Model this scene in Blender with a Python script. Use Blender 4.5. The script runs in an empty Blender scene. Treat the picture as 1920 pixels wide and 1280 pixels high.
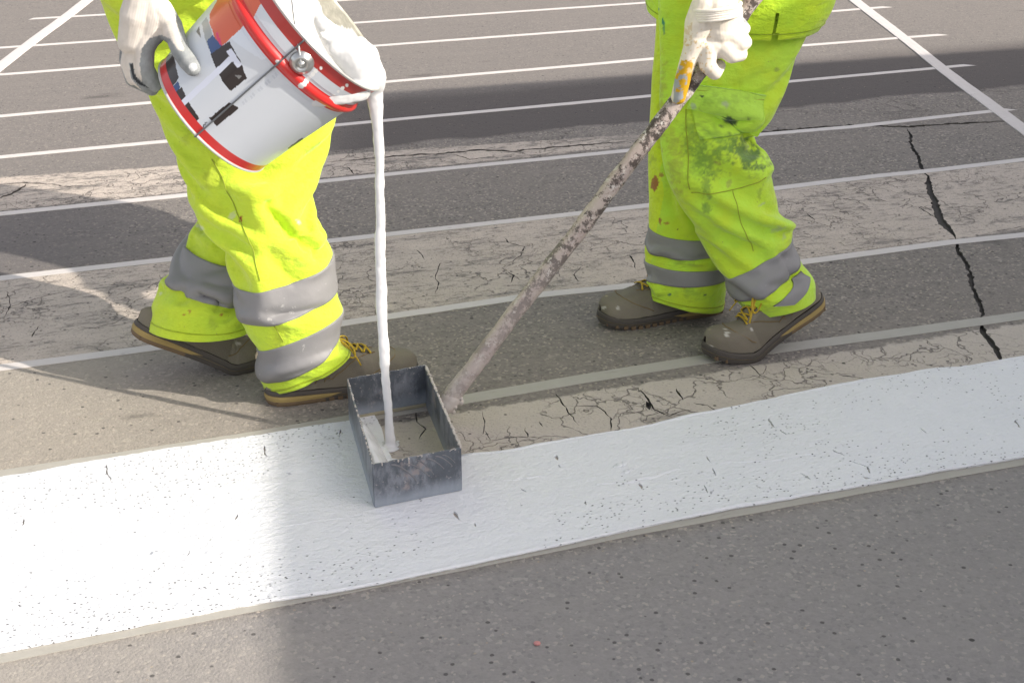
import bpy, math, random
import numpy as np
from mathutils import Vector, noise as mnoise
from mathutils.geometry import delaunay_2d_cdt

R = math.radians
rng = np.random.default_rng(7)
random.seed(7)
scn = bpy.context.scene

# ------------------------------------------------------------------ camera
FPX = 2663.0                       # focal length in pixels of a 1920 px wide picture
PITCH = math.atan((640 + 552) / FPX)
CAMH = 1.35
cam_d = bpy.data.cameras.new('camera')
cam = bpy.data.objects.new('camera', cam_d)
scn.collection.objects.link(cam)
cam_d.sensor_width = 36.0
cam_d.lens = 36.0 * FPX / 1920.0
cam_d.clip_start = 0.05
cam_d.clip_end = 500.0
cam.location = (0, 0, CAMH)
cam.rotation_euler = (math.pi / 2 - PITCH, 0, 0)
scn.camera = cam
scn.render.resolution_x = 1024
scn.render.resolution_y = 682

# ------------------------------------------------------------------ light
SUN_EL, SUN_AZ = R(31.0), R(-20.0)      # azimuth measured from +X, anticlockwise
world = bpy.data.worlds.new('World')
scn.world = world
world.use_nodes = True
wn = world.node_tree.nodes
wl = world.node_tree.links
wn.clear()
wo = wn.new('ShaderNodeOutputWorld')
bg = wn.new('ShaderNodeBackground')
sky = wn.new('ShaderNodeTexSky')
sky.sky_type = 'NISHITA'
sky.sun_disc = False
sky.sun_elevation = SUN_EL
sky.sun_rotation = math.pi / 2 - SUN_AZ
sky.air_density = 1.0
sky.dust_density = 2.5
sky.ozone_density = 0.6
hs = wn.new('ShaderNodeHueSaturation')
hs.inputs['Saturation'].default_value = 0.42
tint = wn.new('ShaderNodeMix'); tint.data_type = 'RGBA'; tint.blend_type = 'MULTIPLY'
tint.inputs[0].default_value = 1.0
tint.inputs[7].default_value = (1.0, 0.955, 0.93, 1)
wl.new(sky.outputs[0], hs.inputs['Color'])
wl.new(hs.outputs[0], tint.inputs[6])
wl.new(tint.outputs[2], bg.inputs[0])
bg.inputs[1].default_value = 0.15
wl.new(bg.outputs[0], wo.inputs[0])

sun_d = bpy.data.lights.new('sun', 'SUN')
sun_d.energy = 2.9
sun_d.angle = R(0.5)
sun_d.color = (1.0, 0.925, 0.82)
sun = bpy.data.objects.new('sun', sun_d)
scn.collection.objects.link(sun)
sun_dir = Vector((math.cos(SUN_AZ) * math.cos(SUN_EL), math.sin(SUN_AZ) * math.cos(SUN_EL), math.sin(SUN_EL)))
sun.rotation_euler = sun_dir.to_track_quat('Z', 'Y').to_euler()
sun.location = (4, -3, 6)

vs = scn.view_settings
vs.view_transform = 'Standard'
vs.look = 'None'
vs.gamma = 1.0
vs.use_curve_mapping = False
vs.exposure = 0.93

# ------------------------------------------------------------------ picture geometry -> metres
SP, CP = math.sin(PITCH), math.cos(PITCH)


def ray(px, py):
    cx = (px - 960) / FPX
    cy = (640 - py) / FPX
    return np.array([cx, CP + cy * SP, -SP + cy * CP])


def P(px, py, Y):
    d = ray(px, py)
    return d * (Y / d[1]) + np.array([0, 0, CAMH])


def G(px, py, z=0.0):
    d = ray(px, py)
    return d * ((z - CAMH) / d[2]) + np.array([0, 0, CAMH])


def proj(V):
    V = np.asarray(V, float)
    x = V[..., 0]
    y = V[..., 1]
    z = V[..., 2] - CAMH
    dep = y * CP - z * SP
    up = y * SP + z * CP
    return np.stack([960 + FPX * x / dep, 640 - FPX * up / dep], -1)


# ------------------------------------------------------------------ object helpers
def link(o):
    scn.collection.objects.link(o)
    return o


def mesh_obj(name, verts, faces, mat, parent=None, smooth=True, cols=None, base=None, mats=None, fmat=None):
    """Makes one mesh object from world-space vertices; children are stored relative to their root."""
    verts = np.asarray(verts, float)
    root = parent
    while root is not None and root.parent is not None:
        root = root.parent
    off = np.array(root.location) if root is not None else (np.array(base) if base is not None else np.zeros(3))
    me = bpy.data.meshes.new(name)
    me.from_pydata((verts - off).tolist(), [], [tuple(int(i) for i in f) for f in faces])
    for m in (mats or [mat]):
        me.materials.append(m)
    if fmat is not None:
        me.polygons.foreach_set('material_index', np.asarray(fmat, dtype=np.int32))
    if smooth:
        me.polygons.foreach_set('use_smooth', [True] * len(me.polygons))
    if cols is not None:
        at = me.color_attributes.new('Col', 'FLOAT_COLOR', 'POINT')
        c4 = np.ones((len(verts), 4))
        c4[:, :3] = cols
        at.data.foreach_set('color', c4.ravel())
    me.update()
    o = bpy.data.objects.new(name, me)
    link(o)
    if parent is not None:
        o.parent = parent
    elif base is not None:
        o.location = tuple(base)
    return o


def thing(name, label, cat, loc, group=None):
    o = bpy.data.objects.new(name, None)
    o.empty_display_size = 0.1
    link(o)
    o.location = tuple(float(v) for v in loc)
    o['label'] = label
    o['category'] = cat
    if group:
        o['group'] = group
    return o


def tag(o, label, cat, group=None):
    o['label'] = label
    o['category'] = cat
    if group:
        o['group'] = group
    return o


def structure(o):
    o['kind'] = 'structure'
    return o


def grid_faces(nv, nu, wrap=True):
    f = []
    for i in range(nv - 1):
        for j in range(nu if wrap else nu - 1):
            k = (j + 1) % nu
            f.append((i * nu + j, i * nu + k, (i + 1) * nu + k, (i + 1) * nu + j))
    return f


def frame_of(d, up=(0, 0, 1)):
    d = np.asarray(d, float)
    d = d / np.linalg.norm(d)
    u = np.asarray(up, float)
    if abs(d @ u) > 0.95:
        u = np.array([0, 1.0, 0])
    s = np.cross(d, u)
    s /= np.linalg.norm(s)
    t = np.cross(s, d)
    return d, s, t


def tube(pts, r, n=10, cap=True, flat=1.0):
    pts = np.asarray(pts, float)
    m = len(pts)
    rr = np.broadcast_to(np.asarray(r, float), (m,))
    V = []
    prev = None
    for i in range(m):
        d = pts[min(i + 1, m - 1)] - pts[max(i - 1, 0)]
        d = d / (np.linalg.norm(d) + 1e-12)
        if prev is None:
            _, s, t = frame_of(d)
        else:
            s = prev - d * (prev @ d)
            s /= np.linalg.norm(s)
            t = np.cross(s, d)
        prev = s
        for k in range(n):
            a = 2 * math.pi * k / n
            V.append(pts[i] + rr[i] * (math.cos(a) * s + flat * math.sin(a) * t))
    F = grid_faces(m, n)
    if cap:
        F.append(tuple(range(n))[::-1])
        F.append(tuple((m - 1) * n + k for k in range(n)))
    return np.array(V), F


def merge(parts):
    V, F, o = [], [], 0
    for v, f in parts:
        V.append(np.asarray(v))
        F += [tuple(i + o for i in q) for q in f]
        o += len(v)
    return np.concatenate(V), F


def box(c, ax, hs_):
    """c centre, ax three unit axes, hs half sizes; with tiny chamfers."""
    c = np.asarray(c, float)
    ax = [np.asarray(a, float) for a in ax]
    V = []
    for sx in (-1, 1):
        for sy in (-1, 1):
            for sz in (-1, 1):
                V.append(c + ax[0] * sx * hs_[0] + ax[1] * sy * hs_[1] + ax[2] * sz * hs_[2])
    F = [(0, 1, 3, 2), (4, 6, 7, 5), (0, 4, 5, 1), (2, 3, 7, 6), (0, 2, 6, 4), (1, 5, 7, 3)]
    return np.array(V), F


XYZ = [np.array([1., 0, 0]), np.array([0, 1., 0]), np.array([0, 0, 1.])]


def uvsphere(c, r, nu=16, nv=10, scale=(1, 1, 1), axes=XYZ):
    V = []
    F = []
    c = np.asarray(c, float)
    for i in range(1, nv):
        th = math.pi * i / nv
        for j in range(nu):
            ph = 2 * math.pi * j / nu
            l = (math.sin(th) * math.cos(ph) * scale[0], math.sin(th) * math.sin(ph) * scale[1], math.cos(th) * scale[2])
            V.append(c + r * (l[0] * axes[0] + l[1] * axes[1] + l[2] * axes[2]))
    F = grid_faces(nv - 1, nu)
    V.append(c + r * scale[2] * axes[2])
    V.append(c - r * scale[2] * axes[2])
    a, b = len(V) - 2, len(V) - 1
    for j in range(nu):
        k = (j + 1) % nu
        F.append((a, k, j))
        F.append((b, (nv - 2) * nu + j, (nv - 2) * nu + k))
    return np.array(V), F


def capsule(a, b, ra, rb, n=14):
    a = np.asarray(a, float)
    b = np.asarray(b, float)
    d = b - a
    L = np.linalg.norm(d)
    if L < 1e-6:
        return uvsphere(a, ra)
    dn, s, t = frame_of(d)
    prof = []
    for k in range(1, 6):
        th = math.pi / 2 * k / 5
        prof.append((-ra * math.cos(th), ra * math.sin(th)))
    for k in range(1, 4):
        q = k / 4
        prof.append((L * q, ra + (rb - ra) * q))
    for k in range(0, 5):
        th = math.pi / 2 * k / 5
        prof.append((L + rb * math.sin(th), rb * math.cos(th)))
    V = []
    for (x, r) in prof:
        for k in range(n):
            an = 2 * math.pi * k / n
            V.append(a + dn * x + r * (math.cos(an) * s + math.sin(an) * t))
    F = grid_faces(len(prof), n)
    V.append(a - dn * ra)
    V.append(b + dn * rb)
    i0, i1 = len(V) - 2, len(V) - 1
    m = len(prof) - 1
    for k in range(n):
        q = (k + 1) % n
        F.append((i0, q, k))
        F.append((i1, m * n + k, m * n + q))
    return np.array(V), F


def chain(pts, rs):
    return [capsule(pts[i], pts[i + 1], rs[i], rs[i + 1]) for i in range(len(pts) - 1)]


def remesh(parts, voxel, smooth=6, fac=0.5):
    """Fuses overlapping closed pieces into one continuous skin; returns vertices and faces."""
    V, F = merge(parts)
    me = bpy.data.meshes.new('tmp')
    me.from_pydata(V.tolist(), [], F)
    o = bpy.data.objects.new('tmp', me)
    link(o)
    m = o.modifiers.new('r', 'REMESH')
    m.mode = 'VOXEL'
    m.voxel_size = voxel
    if smooth:
        s = o.modifiers.new('s', 'SMOOTH')
        s.iterations = smooth
        s.factor = fac
    dg = bpy.context.evaluated_depsgraph_get()
    ev = o.evaluated_get(dg)
    em = ev.to_mesh()
    n = len(em.vertices)
    v = np.empty(n * 3)
    em.vertices.foreach_get('co', v)
    v = v.reshape(-1, 3)
    f = [tuple(p.vertices) for p in em.polygons]
    ev.to_mesh_clear()
    bpy.data.objects.remove(o)
    bpy.data.meshes.remove(me)
    return v, f


def vnormals(V, F):
    N = np.zeros_like(V)
    for f in F:
        a, b, c = V[f[0]], V[f[1]], V[f[2]]
        n = np.cross(b - a, c - a)
        for i in f:
            N[i] += n
    return N / (np.linalg.norm(N, axis=1, keepdims=True) + 1e-12)


def vnoise(V, s, seed=0.0):
    """smooth noise per vertex, about -1..1"""
    return np.array([mnoise.noise(Vector((v[0] * s + seed, v[1] * s - seed, v[2] * s + 2 * seed))) for v in V])


def fastnoise2(x, y, seed=0):
    """cheap vectorised value noise"""
    g = np.random.default_rng(seed)
    T = g.random((64, 64)) * 2 - 1
    xi = np.floor(x).astype(int)
    yi = np.floor(y).astype(int)
    fx = x - xi
    fy = y - yi
    fx = fx * fx * (3 - 2 * fx)
    fy = fy * fy * (3 - 2 * fy)
    a = T[xi % 64, yi % 64]
    b = T[(xi + 1) % 64, yi % 64]
    c = T[xi % 64, (yi + 1) % 64]
    d = T[(xi + 1) % 64, (yi + 1) % 64]
    return (a * (1 - fx) + b * fx) * (1 - fy) + (c * (1 - fx) + d * fx) * fy


def fbm2(x, y, seed=0, oct=4):
    s = 0
    a = 0.5
    for k in range(oct):
        s = s + a * fastnoise2(x * 2 ** k, y * 2 ** k, seed + k)
        a *= 0.55
    return s


def in_poly(pt, poly):
    x, y = pt[..., 0], pt[..., 1]
    ins = np.zeros(x.shape, bool)
    n = len(poly)
    j = n - 1
    for i in range(n):
        xi, yi = poly[i]
        xj, yj = poly[j]
        c = ((yi > y) != (yj > y)) & (x < (xj - xi) * (y - yi) / (yj - yi + 1e-12) + xi)
        ins ^= c
        j = i
    return ins


# ------------------------------------------------------------------ materials
class NT:
    def __init__(self, name):
        self.m = bpy.data.materials.new(name)
        self.m.use_nodes = True
        self.n = self.m.node_tree.nodes
        self.l = self.m.node_tree.links
        self.n.clear()
        self.out = self.n.new('ShaderNodeOutputMaterial')
        self.b = self.n.new('ShaderNodeBsdfPrincipled')
        self.l.new(self.b.outputs[0], self.out.inputs[0])
        self.geo = None

    def pos(self):
        if not self.geo:
            self.geo = self.n.new('ShaderNodeTexCoord')
        return self.geo.outputs['Object']

    def put(self, sock, v):
        if hasattr(v, 'links') or hasattr(v, 'is_output'):
            self.l.new(v, sock)
        elif isinstance(v, (tuple, list)) and len(v) == 3 and sock.type == 'RGBA':
            sock.default_value = (*v, 1)
        else:
            sock.default_value = v

    def noise(self, scale, detail=4, rough=0.55, vec=None, out=0, dist=0.0):
        t = self.n.new('ShaderNodeTexNoise')
        t.inputs['Scale'].default_value = scale
        t.inputs['Detail'].default_value = detail
        t.inputs['Roughness'].default_value = rough
        t.inputs['Distortion'].default_value = dist
        self.l.new(vec or self.pos(), t.inputs['Vector'])
        return t.outputs[out]

    def voro(self, scale, feature='F1', vec=None, out='Distance', rand=1.0):
        t = self.n.new('ShaderNodeTexVoronoi')
        t.feature = feature
        t.inputs['Scale'].default_value = scale
        t.inputs['Randomness'].default_value = rand
        self.l.new(vec or self.pos(), t.inputs['Vector'])
        return t.outputs[out]

    def math(self, op, a, b=0.0, c=0.0, clamp=False):
        t = self.n.new('ShaderNodeMath')
        t.operation = op
        t.use_clamp = clamp
        self.put(t.inputs[0], a)
        self.put(t.inputs[1], b)
        self.put(t.inputs[2], c)
        return t.outputs[0]

    def step(self, v, lo, hi, a=0.0, b=1.0):
        t = self.n.new('ShaderNodeMapRange')
        t.interpolation_type = 'SMOOTHSTEP'
        self.put(t.inputs['Value'], v)
        t.inputs['From Min'].default_value = lo
        t.inputs['From Max'].default_value = hi
        t.inputs['To Min'].default_value = a
        t.inputs['To Max'].default_value = b
        return t.outputs[0]

    def mix(self, f, a, b, mode='MIX'):
        t = self.n.new('ShaderNodeMix')
        t.data_type = 'RGBA'
        t.blend_type = mode
        self.put(t.inputs[0], f)
        self.put(t.inputs[6], a)
        self.put(t.inputs[7], b)
        return t.outputs[2]

    def scale_vec(self, sx, sy, sz, rz=0.0, vec=None):
        t = self.n.new('ShaderNodeMapping')
        t.vector_type = 'POINT'
        # rotate first with a second mapping, then scale
        r = self.n.new('ShaderNodeMapping')
        r.inputs['Rotation'].default_value = (0, 0, rz)
        self.l.new(vec or self.pos(), r.inputs['Vector'])
        self.l.new(r.outputs[0], t.inputs['Vector'])
        t.inputs['Scale'].default_value = (sx, sy, sz)
        return t.outputs[0]

    def attr(self, name='Col'):
        t = self.n.new('ShaderNodeAttribute')
        t.attribute_name = name
        return t.outputs['Color']

    def bump(self, h, strength=0.5, dist=0.002, prev=None):
        t = self.n.new('ShaderNodeBump')
        t.inputs['Strength'].default_value = strength
        t.inputs['Distance'].default_value = dist
        self.l.new(h, t.inputs['Height'])
        if prev is not None:
            self.l.new(prev, t.inputs['Normal'])
        return t.outputs[0]

    def set(self, **k):
        for a, v in k.items():
            self.put(self.b.inputs[a.replace('_', ' ')], v)
        return self.m


TAPE_ANG = R(19.35)
TN = (-math.sin(TAPE_ANG), math.cos(TAPE_ANG))
TD = (math.cos(TAPE_ANG), math.sin(TAPE_ANG))


def mat_asphalt():
    k = NT('asphalt')
    rot = k.scale_vec(1, 1, 1, -TAPE_ANG)           # x along the tapes, y across them
    sep = k.n.new('ShaderNodeSeparateXYZ')
    k.l.new(rot, sep.inputs[0])
    tx, ty = sep.outputs[0], sep.outputs[1]
    big = k.noise(1.1, 3)
    med = k.noise(9, 5, 0.6)
    stone = k.voro(190, out='Color')
    ssep = k.n.new('ShaderNodeSeparateColor')
    k.l.new(stone, ssep.inputs[0])
    s1, s2, s3 = ssep.outputs[0], ssep.outputs[1], ssep.outputs[2]
    sdist = k.voro(190)
    col = k.mix(s1, (0.085, 0.078, 0.073), (0.25, 0.228, 0.205))
    c60 = k.n.new('ShaderNodeSeparateColor'); k.l.new(k.voro(125, out='Color'), c60.inputs[0])
    col = k.mix(0.42, col, k.mix(c60.outputs[0], (0.075, 0.068, 0.064), (0.29, 0.262, 0.235)))
    col = k.mix(k.step(c60.outputs[1], 0.95, 0.97), col, (0.40, 0.36, 0.31))
    col = k.mix(k.step(c60.outputs[2], 0.955, 0.975, 0, 0.8), col, (0.04, 0.037, 0.037))
    col = k.mix(k.step(s2, 0.93, 0.97), col, (0.46, 0.40, 0.32))
    col = k.mix(k.step(s3, 0.95, 0.985), col, (0.03, 0.028, 0.028))
    fine = k.noise(600, 2)
    col = k.mix(0.42, col, k.mix(fine, (0.10, 0.092, 0.086), (0.27, 0.248, 0.225)))
    col = k.mix(k.step(big, 0.35, 0.7), col, k.mix(0.5, col, (0.20, 0.18, 0.158)))
    # dust streaked along the traffic direction
    stre = k.noise(3.5, 5, 0.65, vec=k.scale_vec(1, 5, 1, -TAPE_ANG))
    col = k.mix(k.step(stre, 0.42, 0.72, 0, 0.5), col, (0.225, 0.205, 0.182))
    # far lane: newer, darker, finer surfacing beyond the joint
    edge = k.math('ADD', ty, k.math('MULTIPLY', k.math('SUBTRACT', k.noise(2.3, 5), 0.5), 0.16))
    far = k.step(edge, 4.50, 4.53)
    col = k.mix(k.math('MULTIPLY', far, 0.55), col, k.mix(fine, (0.12, 0.11, 0.104), (0.19, 0.176, 0.165)))
    shade_strip = k.math('MULTIPLY', k.math('MULTIPLY', k.step(edge, 4.48, 4.52), k.step(edge, 5.25, 5.0)), k.step(k.math('ADD', tx, k.math('MULTIPLY', k.noise(1.5, 3), 0.6)), 1.0, 1.5))  # newer dark asphalt, painted darker still to deepen the shade band
    col = k.mix(k.math('MULTIPLY', shade_strip, 0.85), col, k.mix(fine, (0.050, 0.044, 0.043), (0.10, 0.088, 0.084)))
    # tight strip of the lane under the stripe to be painted: darker in the foreground
    fore = k.step(ty, 1.93, 1.99, 1, 0)
    col = k.mix(k.math('MULTIPLY', fore, 0.48), col, (0.262, 0.258, 0.262))
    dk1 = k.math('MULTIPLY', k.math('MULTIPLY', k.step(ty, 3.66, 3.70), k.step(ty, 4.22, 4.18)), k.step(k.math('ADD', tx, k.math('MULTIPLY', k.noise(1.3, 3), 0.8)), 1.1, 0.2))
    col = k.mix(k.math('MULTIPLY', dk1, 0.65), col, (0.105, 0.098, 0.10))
    # sunlit brightness painted in as paler sandy asphalt beside the stripe, strongest left
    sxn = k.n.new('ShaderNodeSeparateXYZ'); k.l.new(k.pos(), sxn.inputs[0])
    sun_patch = k.math('MULTIPLY', k.step(k.math('ADD', sxn.outputs[0], k.math('MULTIPLY', k.noise(4, 4), 0.5)), -0.75, 0.15, 1, 0), k.step(ty, 3.25, 3.05))
    col = k.mix(k.math('MULTIPLY', sun_patch, 0.50), col, (0.38, 0.345, 0.29))
    # worn bars of an older crossing
    wob = k.math('ADD', ty, k.math('MULTIPLY', k.math('SUBTRACT', k.noise(26, 4), 0.5), 0.045))

    def band(lo, hi):
        return k.math('MULTIPLY', k.step(wob, lo, lo + 0.012), k.step(wob, hi - 0.012, hi, 1, 0))
    wear1 = k.noise(5.5, 8, 0.72, vec=k.scale_vec(0.7, 3.0, 1, -TAPE_ANG))
    wear2 = k.noise(42, 5, 0.75, vec=k.scale_vec(0.6, 1.6, 1, -TAPE_ANG))
    wsum = k.math('ADD', k.math('MULTIPLY', wear1, 0.55), k.math('MULTIPLY', wear2, 0.45))
    old1 = k.math('MULTIPLY', band(3.09, 3.655), k.step(wsum, 0.39, 0.51))
    old2 = k.math('MULTIPLY', band(1.99, 2.545), k.step(wsum, 0.30, 0.43))
    hi3 = k.math('SUBTRACT', k.math('MULTIPLY', tx, 0.10), 0.10)
    old3 = k.math('MULTIPLY', k.math('MULTIPLY', k.step(wob, 4.22, 4.232), k.step(k.math('ADD', wob, hi3), 4.44, 4.46, 1, 0)), k.math('MULTIPLY', k.step(wsum, 0.42, 0.52), k.step(tx, 1.75, 2.1, 1, 0)))
    om = k.math('MAXIMUM', k.math('MAXIMUM', old1, old2), old3)
    oc = k.mix(k.noise(14, 6, 0.7), (0.33, 0.285, 0.245), (0.60, 0.53, 0.46))
    oc = k.mix(k.step(k.noise(150, 3), 0.56, 0.66, 0, 0.6), oc, (0.15, 0.135, 0.125))
    oc = k.mix(k.math('MULTIPLY', k.step(ty, 2.6, 2.55), 0.5), oc, (0.43, 0.40, 0.355))
    col = k.mix(k.math('MULTIPLY', om, 0.92), col, oc)
    # fine crazing in the worn bars
    wv = k.n.new('ShaderNodeVectorMath'); wv.operation = 'MULTIPLY_ADD'
    k.l.new(k.noise(7, 4, out=1), wv.inputs[0]); wv.inputs[1].default_value = (0.22, 0.22, 0.22)
    k.l.new(k.pos(), wv.inputs[2])
    cr = k.voro(8.5, 'DISTANCE_TO_EDGE', vec=wv.outputs[0])
    crm = k.math('MULTIPLY', k.step(cr, 0.004, 0.022, 1, 0), k.step(k.noise(3.1, 3), 0.44, 0.54))
    cr2 = k.math('MULTIPLY', k.step(k.voro(19, 'DISTANCE_TO_EDGE', vec=wv.outputs[0]), 0.006, 0.035, 0.6, 0), k.step(k.noise(4.3, 3), 0.50, 0.58))
    crm = k.math('MAXIMUM', crm, cr2)
    bandall = k.math('MAXIMUM', band(3.09, 3.655), k.math('MAXIMUM', band(1.99, 2.545), band(4.2, 4.5)))
    crm = k.math('MULTIPLY', crm, bandall)
    col = k.mix(k.math('MULTIPLY', crm, 0.70), col, (0.085, 0.076, 0.070))
    # sparse black tar drops and a few oil stains
    tar = k.voro(9, out='Distance')
    tarw = k.math('ADD', tar, k.math('MULTIPLY', k.noise(90, 2), 0.05))
    col = k.mix(k.step(tarw, 0.055, 0.075, 0.85, 0), col, (0.018, 0.017, 0.018))
    tar2 = k.math('ADD', k.voro(31), k.math('MULTIPLY', k.noise(160, 2), 0.10))
    col = k.mix(k.step(tar2, 0.14, 0.19, 0.75, 0), col, (0.045, 0.042, 0.042))
    lightst = k.math('ADD', k.voro(23, vec=k.scale_vec(1, 1, 1, 0.7)), k.math('MULTIPLY', k.noise(160, 2), 0.10))
    col = k.mix(k.step(lightst, 0.09, 0.12, 0.6, 0), col, (0.33, 0.27, 0.20))
    oil = k.step(k.noise(2.6, 4, 0.5, vec=k.scale_vec(1, 2.2, 1, -TAPE_ANG + 0.1)), 0.66, 0.76)
    col = k.mix(k.math('MULTIPLY', oil, 0.55), col, (0.055, 0.05, 0.047))
    hgt = k.math('ADD', k.math('MULTIPLY', sdist, -0.6), k.math('MULTIPLY', fine, 0.6))
    hgt = k.math('SUBTRACT', hgt, k.math('MULTIPLY', crm, 2.5))
    hgt = k.math('ADD', hgt, k.math('MULTIPLY', om, 0.35))
    nb = k.bump(hgt, 0.75, 0.0022)
    nb = k.bump(k.noise(22, 4), 0.35, 0.006, nb)
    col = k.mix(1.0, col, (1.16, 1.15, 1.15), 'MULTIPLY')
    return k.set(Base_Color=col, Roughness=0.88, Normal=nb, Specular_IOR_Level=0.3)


def mat_simple(name, c, rough=0.6, c2=None, scale=30, bumpd=0.0, metallic=0.0, spec=0.5):
    k = NT(name)
    col = k.mix(k.noise(scale, 5), c, c2) if c2 else c
    if bumpd:
        k.put(k.b.inputs['Normal'], k.bump(k.noise(scale * 3, 4), 0.5, bumpd))
    return k.set(Base_Color=col, Roughness=rough, Metallic=metallic, Specular_IOR_Level=spec)


def mat_paint_stripe():
    k = NT('wet_road_paint')
    v = k.scale_vec(0.62, 1, 1, -TAPE_ANG)
    sep = k.n.new('ShaderNodeSeparateXYZ')
    k.l.new(k.scale_vec(1, 1, 1, -TAPE_ANG), sep.inputs[0])
    ty = sep.outputs[1]
    # pinholes gather in two strips, near the edges of the stripe and in odd clusters
    clus = k.noise(3.2, 4, 0.6, vec=v)
    near_edge = k.math('ADD', k.step(ty, 2.03, 2.20, 1, 0), k.step(ty, 2.36, 2.52))
    dens = k.math('ADD', clus, k.math('MULTIPLY', near_edge, 0.13))
    pin = k.math('ADD', k.voro(170, vec=v), k.math('MULTIPLY', k.noise(260, 2), 0.35))
    pcol = k.voro(170, vec=v, out='Color')
    ps = k.n.new('ShaderNodeSeparateColor'); k.l.new(pcol, ps.inputs[0])
    sel = k.math('GREATER_THAN', ps.outputs[0], k.step(dens, 0.48, 0.72, 1.01, 0.50))
    hole = k.math('MULTIPLY', k.step(pin, 0.31, 0.46, 1, 0), sel)
    pin2 = k.voro(48, vec=k.scale_vec(0.7, 1, 1, -TAPE_ANG))
    pc2 = k.n.new('ShaderNodeSeparateColor'); k.l.new(k.voro(48, vec=k.scale_vec(0.7, 1, 1, -TAPE_ANG), out='Color'), pc2.inputs[0])
    sel2 = k.math('GREATER_THAN', pc2.outputs[1], k.step(dens, 0.50, 0.78, 1.0, 0.86))
    hole2 = k.math('MULTIPLY', k.step(k.math('ADD', pin2, k.math('MULTIPLY', k.noise(200, 2), 0.16)), 0.13, 0.19, 1, 0), sel2)
    hole = k.math('MAXIMUM', hole, hole2)
    base = k.mix(k.noise(6, 4), (0.76, 0.765, 0.785), (0.715, 0.73, 0.76))
    col = k.mix(k.math('MULTIPLY', hole, k.step(k.noise(40, 2), 0.3, 0.6, 0.45, 1.0)), base, (0.10, 0.10, 0.11))
    h = k.math('ADD', k.math('MULTIPLY', k.noise(120, 4, 0.6, vec=v), 1.4), k.math('MULTIPLY', k.noise(26, 5, 0.65, vec=v), 1.8))
    h = k.math('SUBTRACT', h, k.math('MULTIPLY', hole, 1.5))
    nb = k.bump(h, 0.9, 0.0034)
    return k.set(Base_Color=col, Roughness=k.step(k.noise(12, 3), 0.3, 0.7, 0.42, 0.62), Normal=nb, Specular_IOR_Level=0.4)


def mat_tape(name, a, b):
    k = NT(name)
    col = k.mix(k.noise(18, 5, 0.65), a, b)
    col = k.mix(k.step(k.noise(55, 4, 0.7, vec=k.scale_vec(0.3, 1, 1, -TAPE_ANG)), 0.60, 0.70, 0, 0.4), col, (0.25, 0.23, 0.21))
    nb = k.bump(k.noise(70, 4, vec=k.scale_vec(0.35, 1.0, 1, -TAPE_ANG)), 0.5, 0.0025)
    return k.set(Base_Color=col, Roughness=0.75, Normal=nb)


def mat_cloth(name):
    k = NT(name)
    c = k.attr()
    dirt = k.step(k.noise(13, 7, 0.75), 0.48, 0.74, 0, 0.45)
    col = k.mix(dirt, c, k.mix(1.0, c, (0.72, 0.74, 0.75), 'MULTIPLY'))
    speck = k.math('ADD', k.voro(48), k.math('MULTIPLY', k.noise(200, 2), 0.12))
    col = k.mix(k.step(speck, 0.085, 0.11, 0.7, 0), col, (0.20, 0.19, 0.10))
    h = k.noise(900, 2)
    nb = k.bump(h, 0.25, 0.0008)
    nb = k.bump(k.noise(15, 5, 0.6, vec=k.scale_vec(1, 1, 1.9)), 0.75, 0.014, nb)
    nb = k.bump(k.noise(48, 5, 0.6, vec=k.scale_vec(1, 1, 1.6)), 0.5, 0.004, nb)
    k.set(Base_Color=col, Roughness=0.78, Normal=nb, Specular_IOR_Level=0.25)
    k.put(k.b.inputs['Sheen Weight'], 0.22)
    return k.m


def mat_band():
    k = NT('reflective_tape')
    c = k.mix(k.noise(9, 4), (0.20, 0.195, 0.20), (0.29, 0.285, 0.285))
    sp = k.math('ADD', k.noise(60, 5, 0.7), k.math('MULTIPLY', k.noise(9, 2), 0.5))
    c = k.mix(k.step(sp, 0.93, 0.99, 0, 0.7), c, (0.50, 0.49, 0.47))
    nb = k.bump(k.noise(60, 3), 0.35, 0.002)
    return k.set(Base_Color=c, Roughness=0.6, Metallic=0.1, Normal=nb)


def mat_attr(name, rough=0.6, metallic=0.0, bumps=(), spec=0.5, coat=0.0):
    k = NT(name)
    nb = None
    for (sc, st, ds) in bumps:
        nb = k.bump(k.noise(sc, 4, 0.6), st, ds, nb)
    if nb is not None:
        k.put(k.b.inputs['Normal'], nb)
    k.put(k.b.inputs['Coat Weight'], coat)
    return k.set(Base_Color=k.attr(), Roughness=rough, Metallic=metallic, Specular_IOR_Level=spec)


def mat_glove():
    k = NT('knit_glove')
    c = k.attr()
    at = k.n.new('ShaderNodeAttribute'); at.attribute_name = 'Col'
    w = k.n.new('ShaderNodeTexWave')
    w.bands_direction = 'X'
    w.inputs['Scale'].default_value = 110
    w.inputs['Distortion'].default_value = 2.0
    w.inputs['Detail Scale'].default_value = 0.4
    k.l.new(k.pos(), w.inputs['Vector'])
    w2 = k.n.new('ShaderNodeTexWave')
    w2.bands_direction = 'Z'
    w2.inputs['Scale'].default_value = 140
    k.l.new(k.pos(), w2.inputs['Vector'])
    h = k.math('ADD', w.outputs['Fac'], k.math('MULTIPLY', w2.outputs['Fac'], 0.7))
    cc = k.mix(k.step(k.noise(30, 5), 0.45, 0.75, 0, 0.30), c, k.mix(1.0, c, (0.72, 0.68, 0.62), 'MULTIPLY'))
    nb = k.bump(h, 0.16, 0.0014)
    nb = k.bump(k.noise(40, 2), 0.22, 0.004, nb)
    return k.set(Base_Color=cc, Roughness=0.85, Normal=nb, Specular_IOR_Level=0.2)


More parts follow.
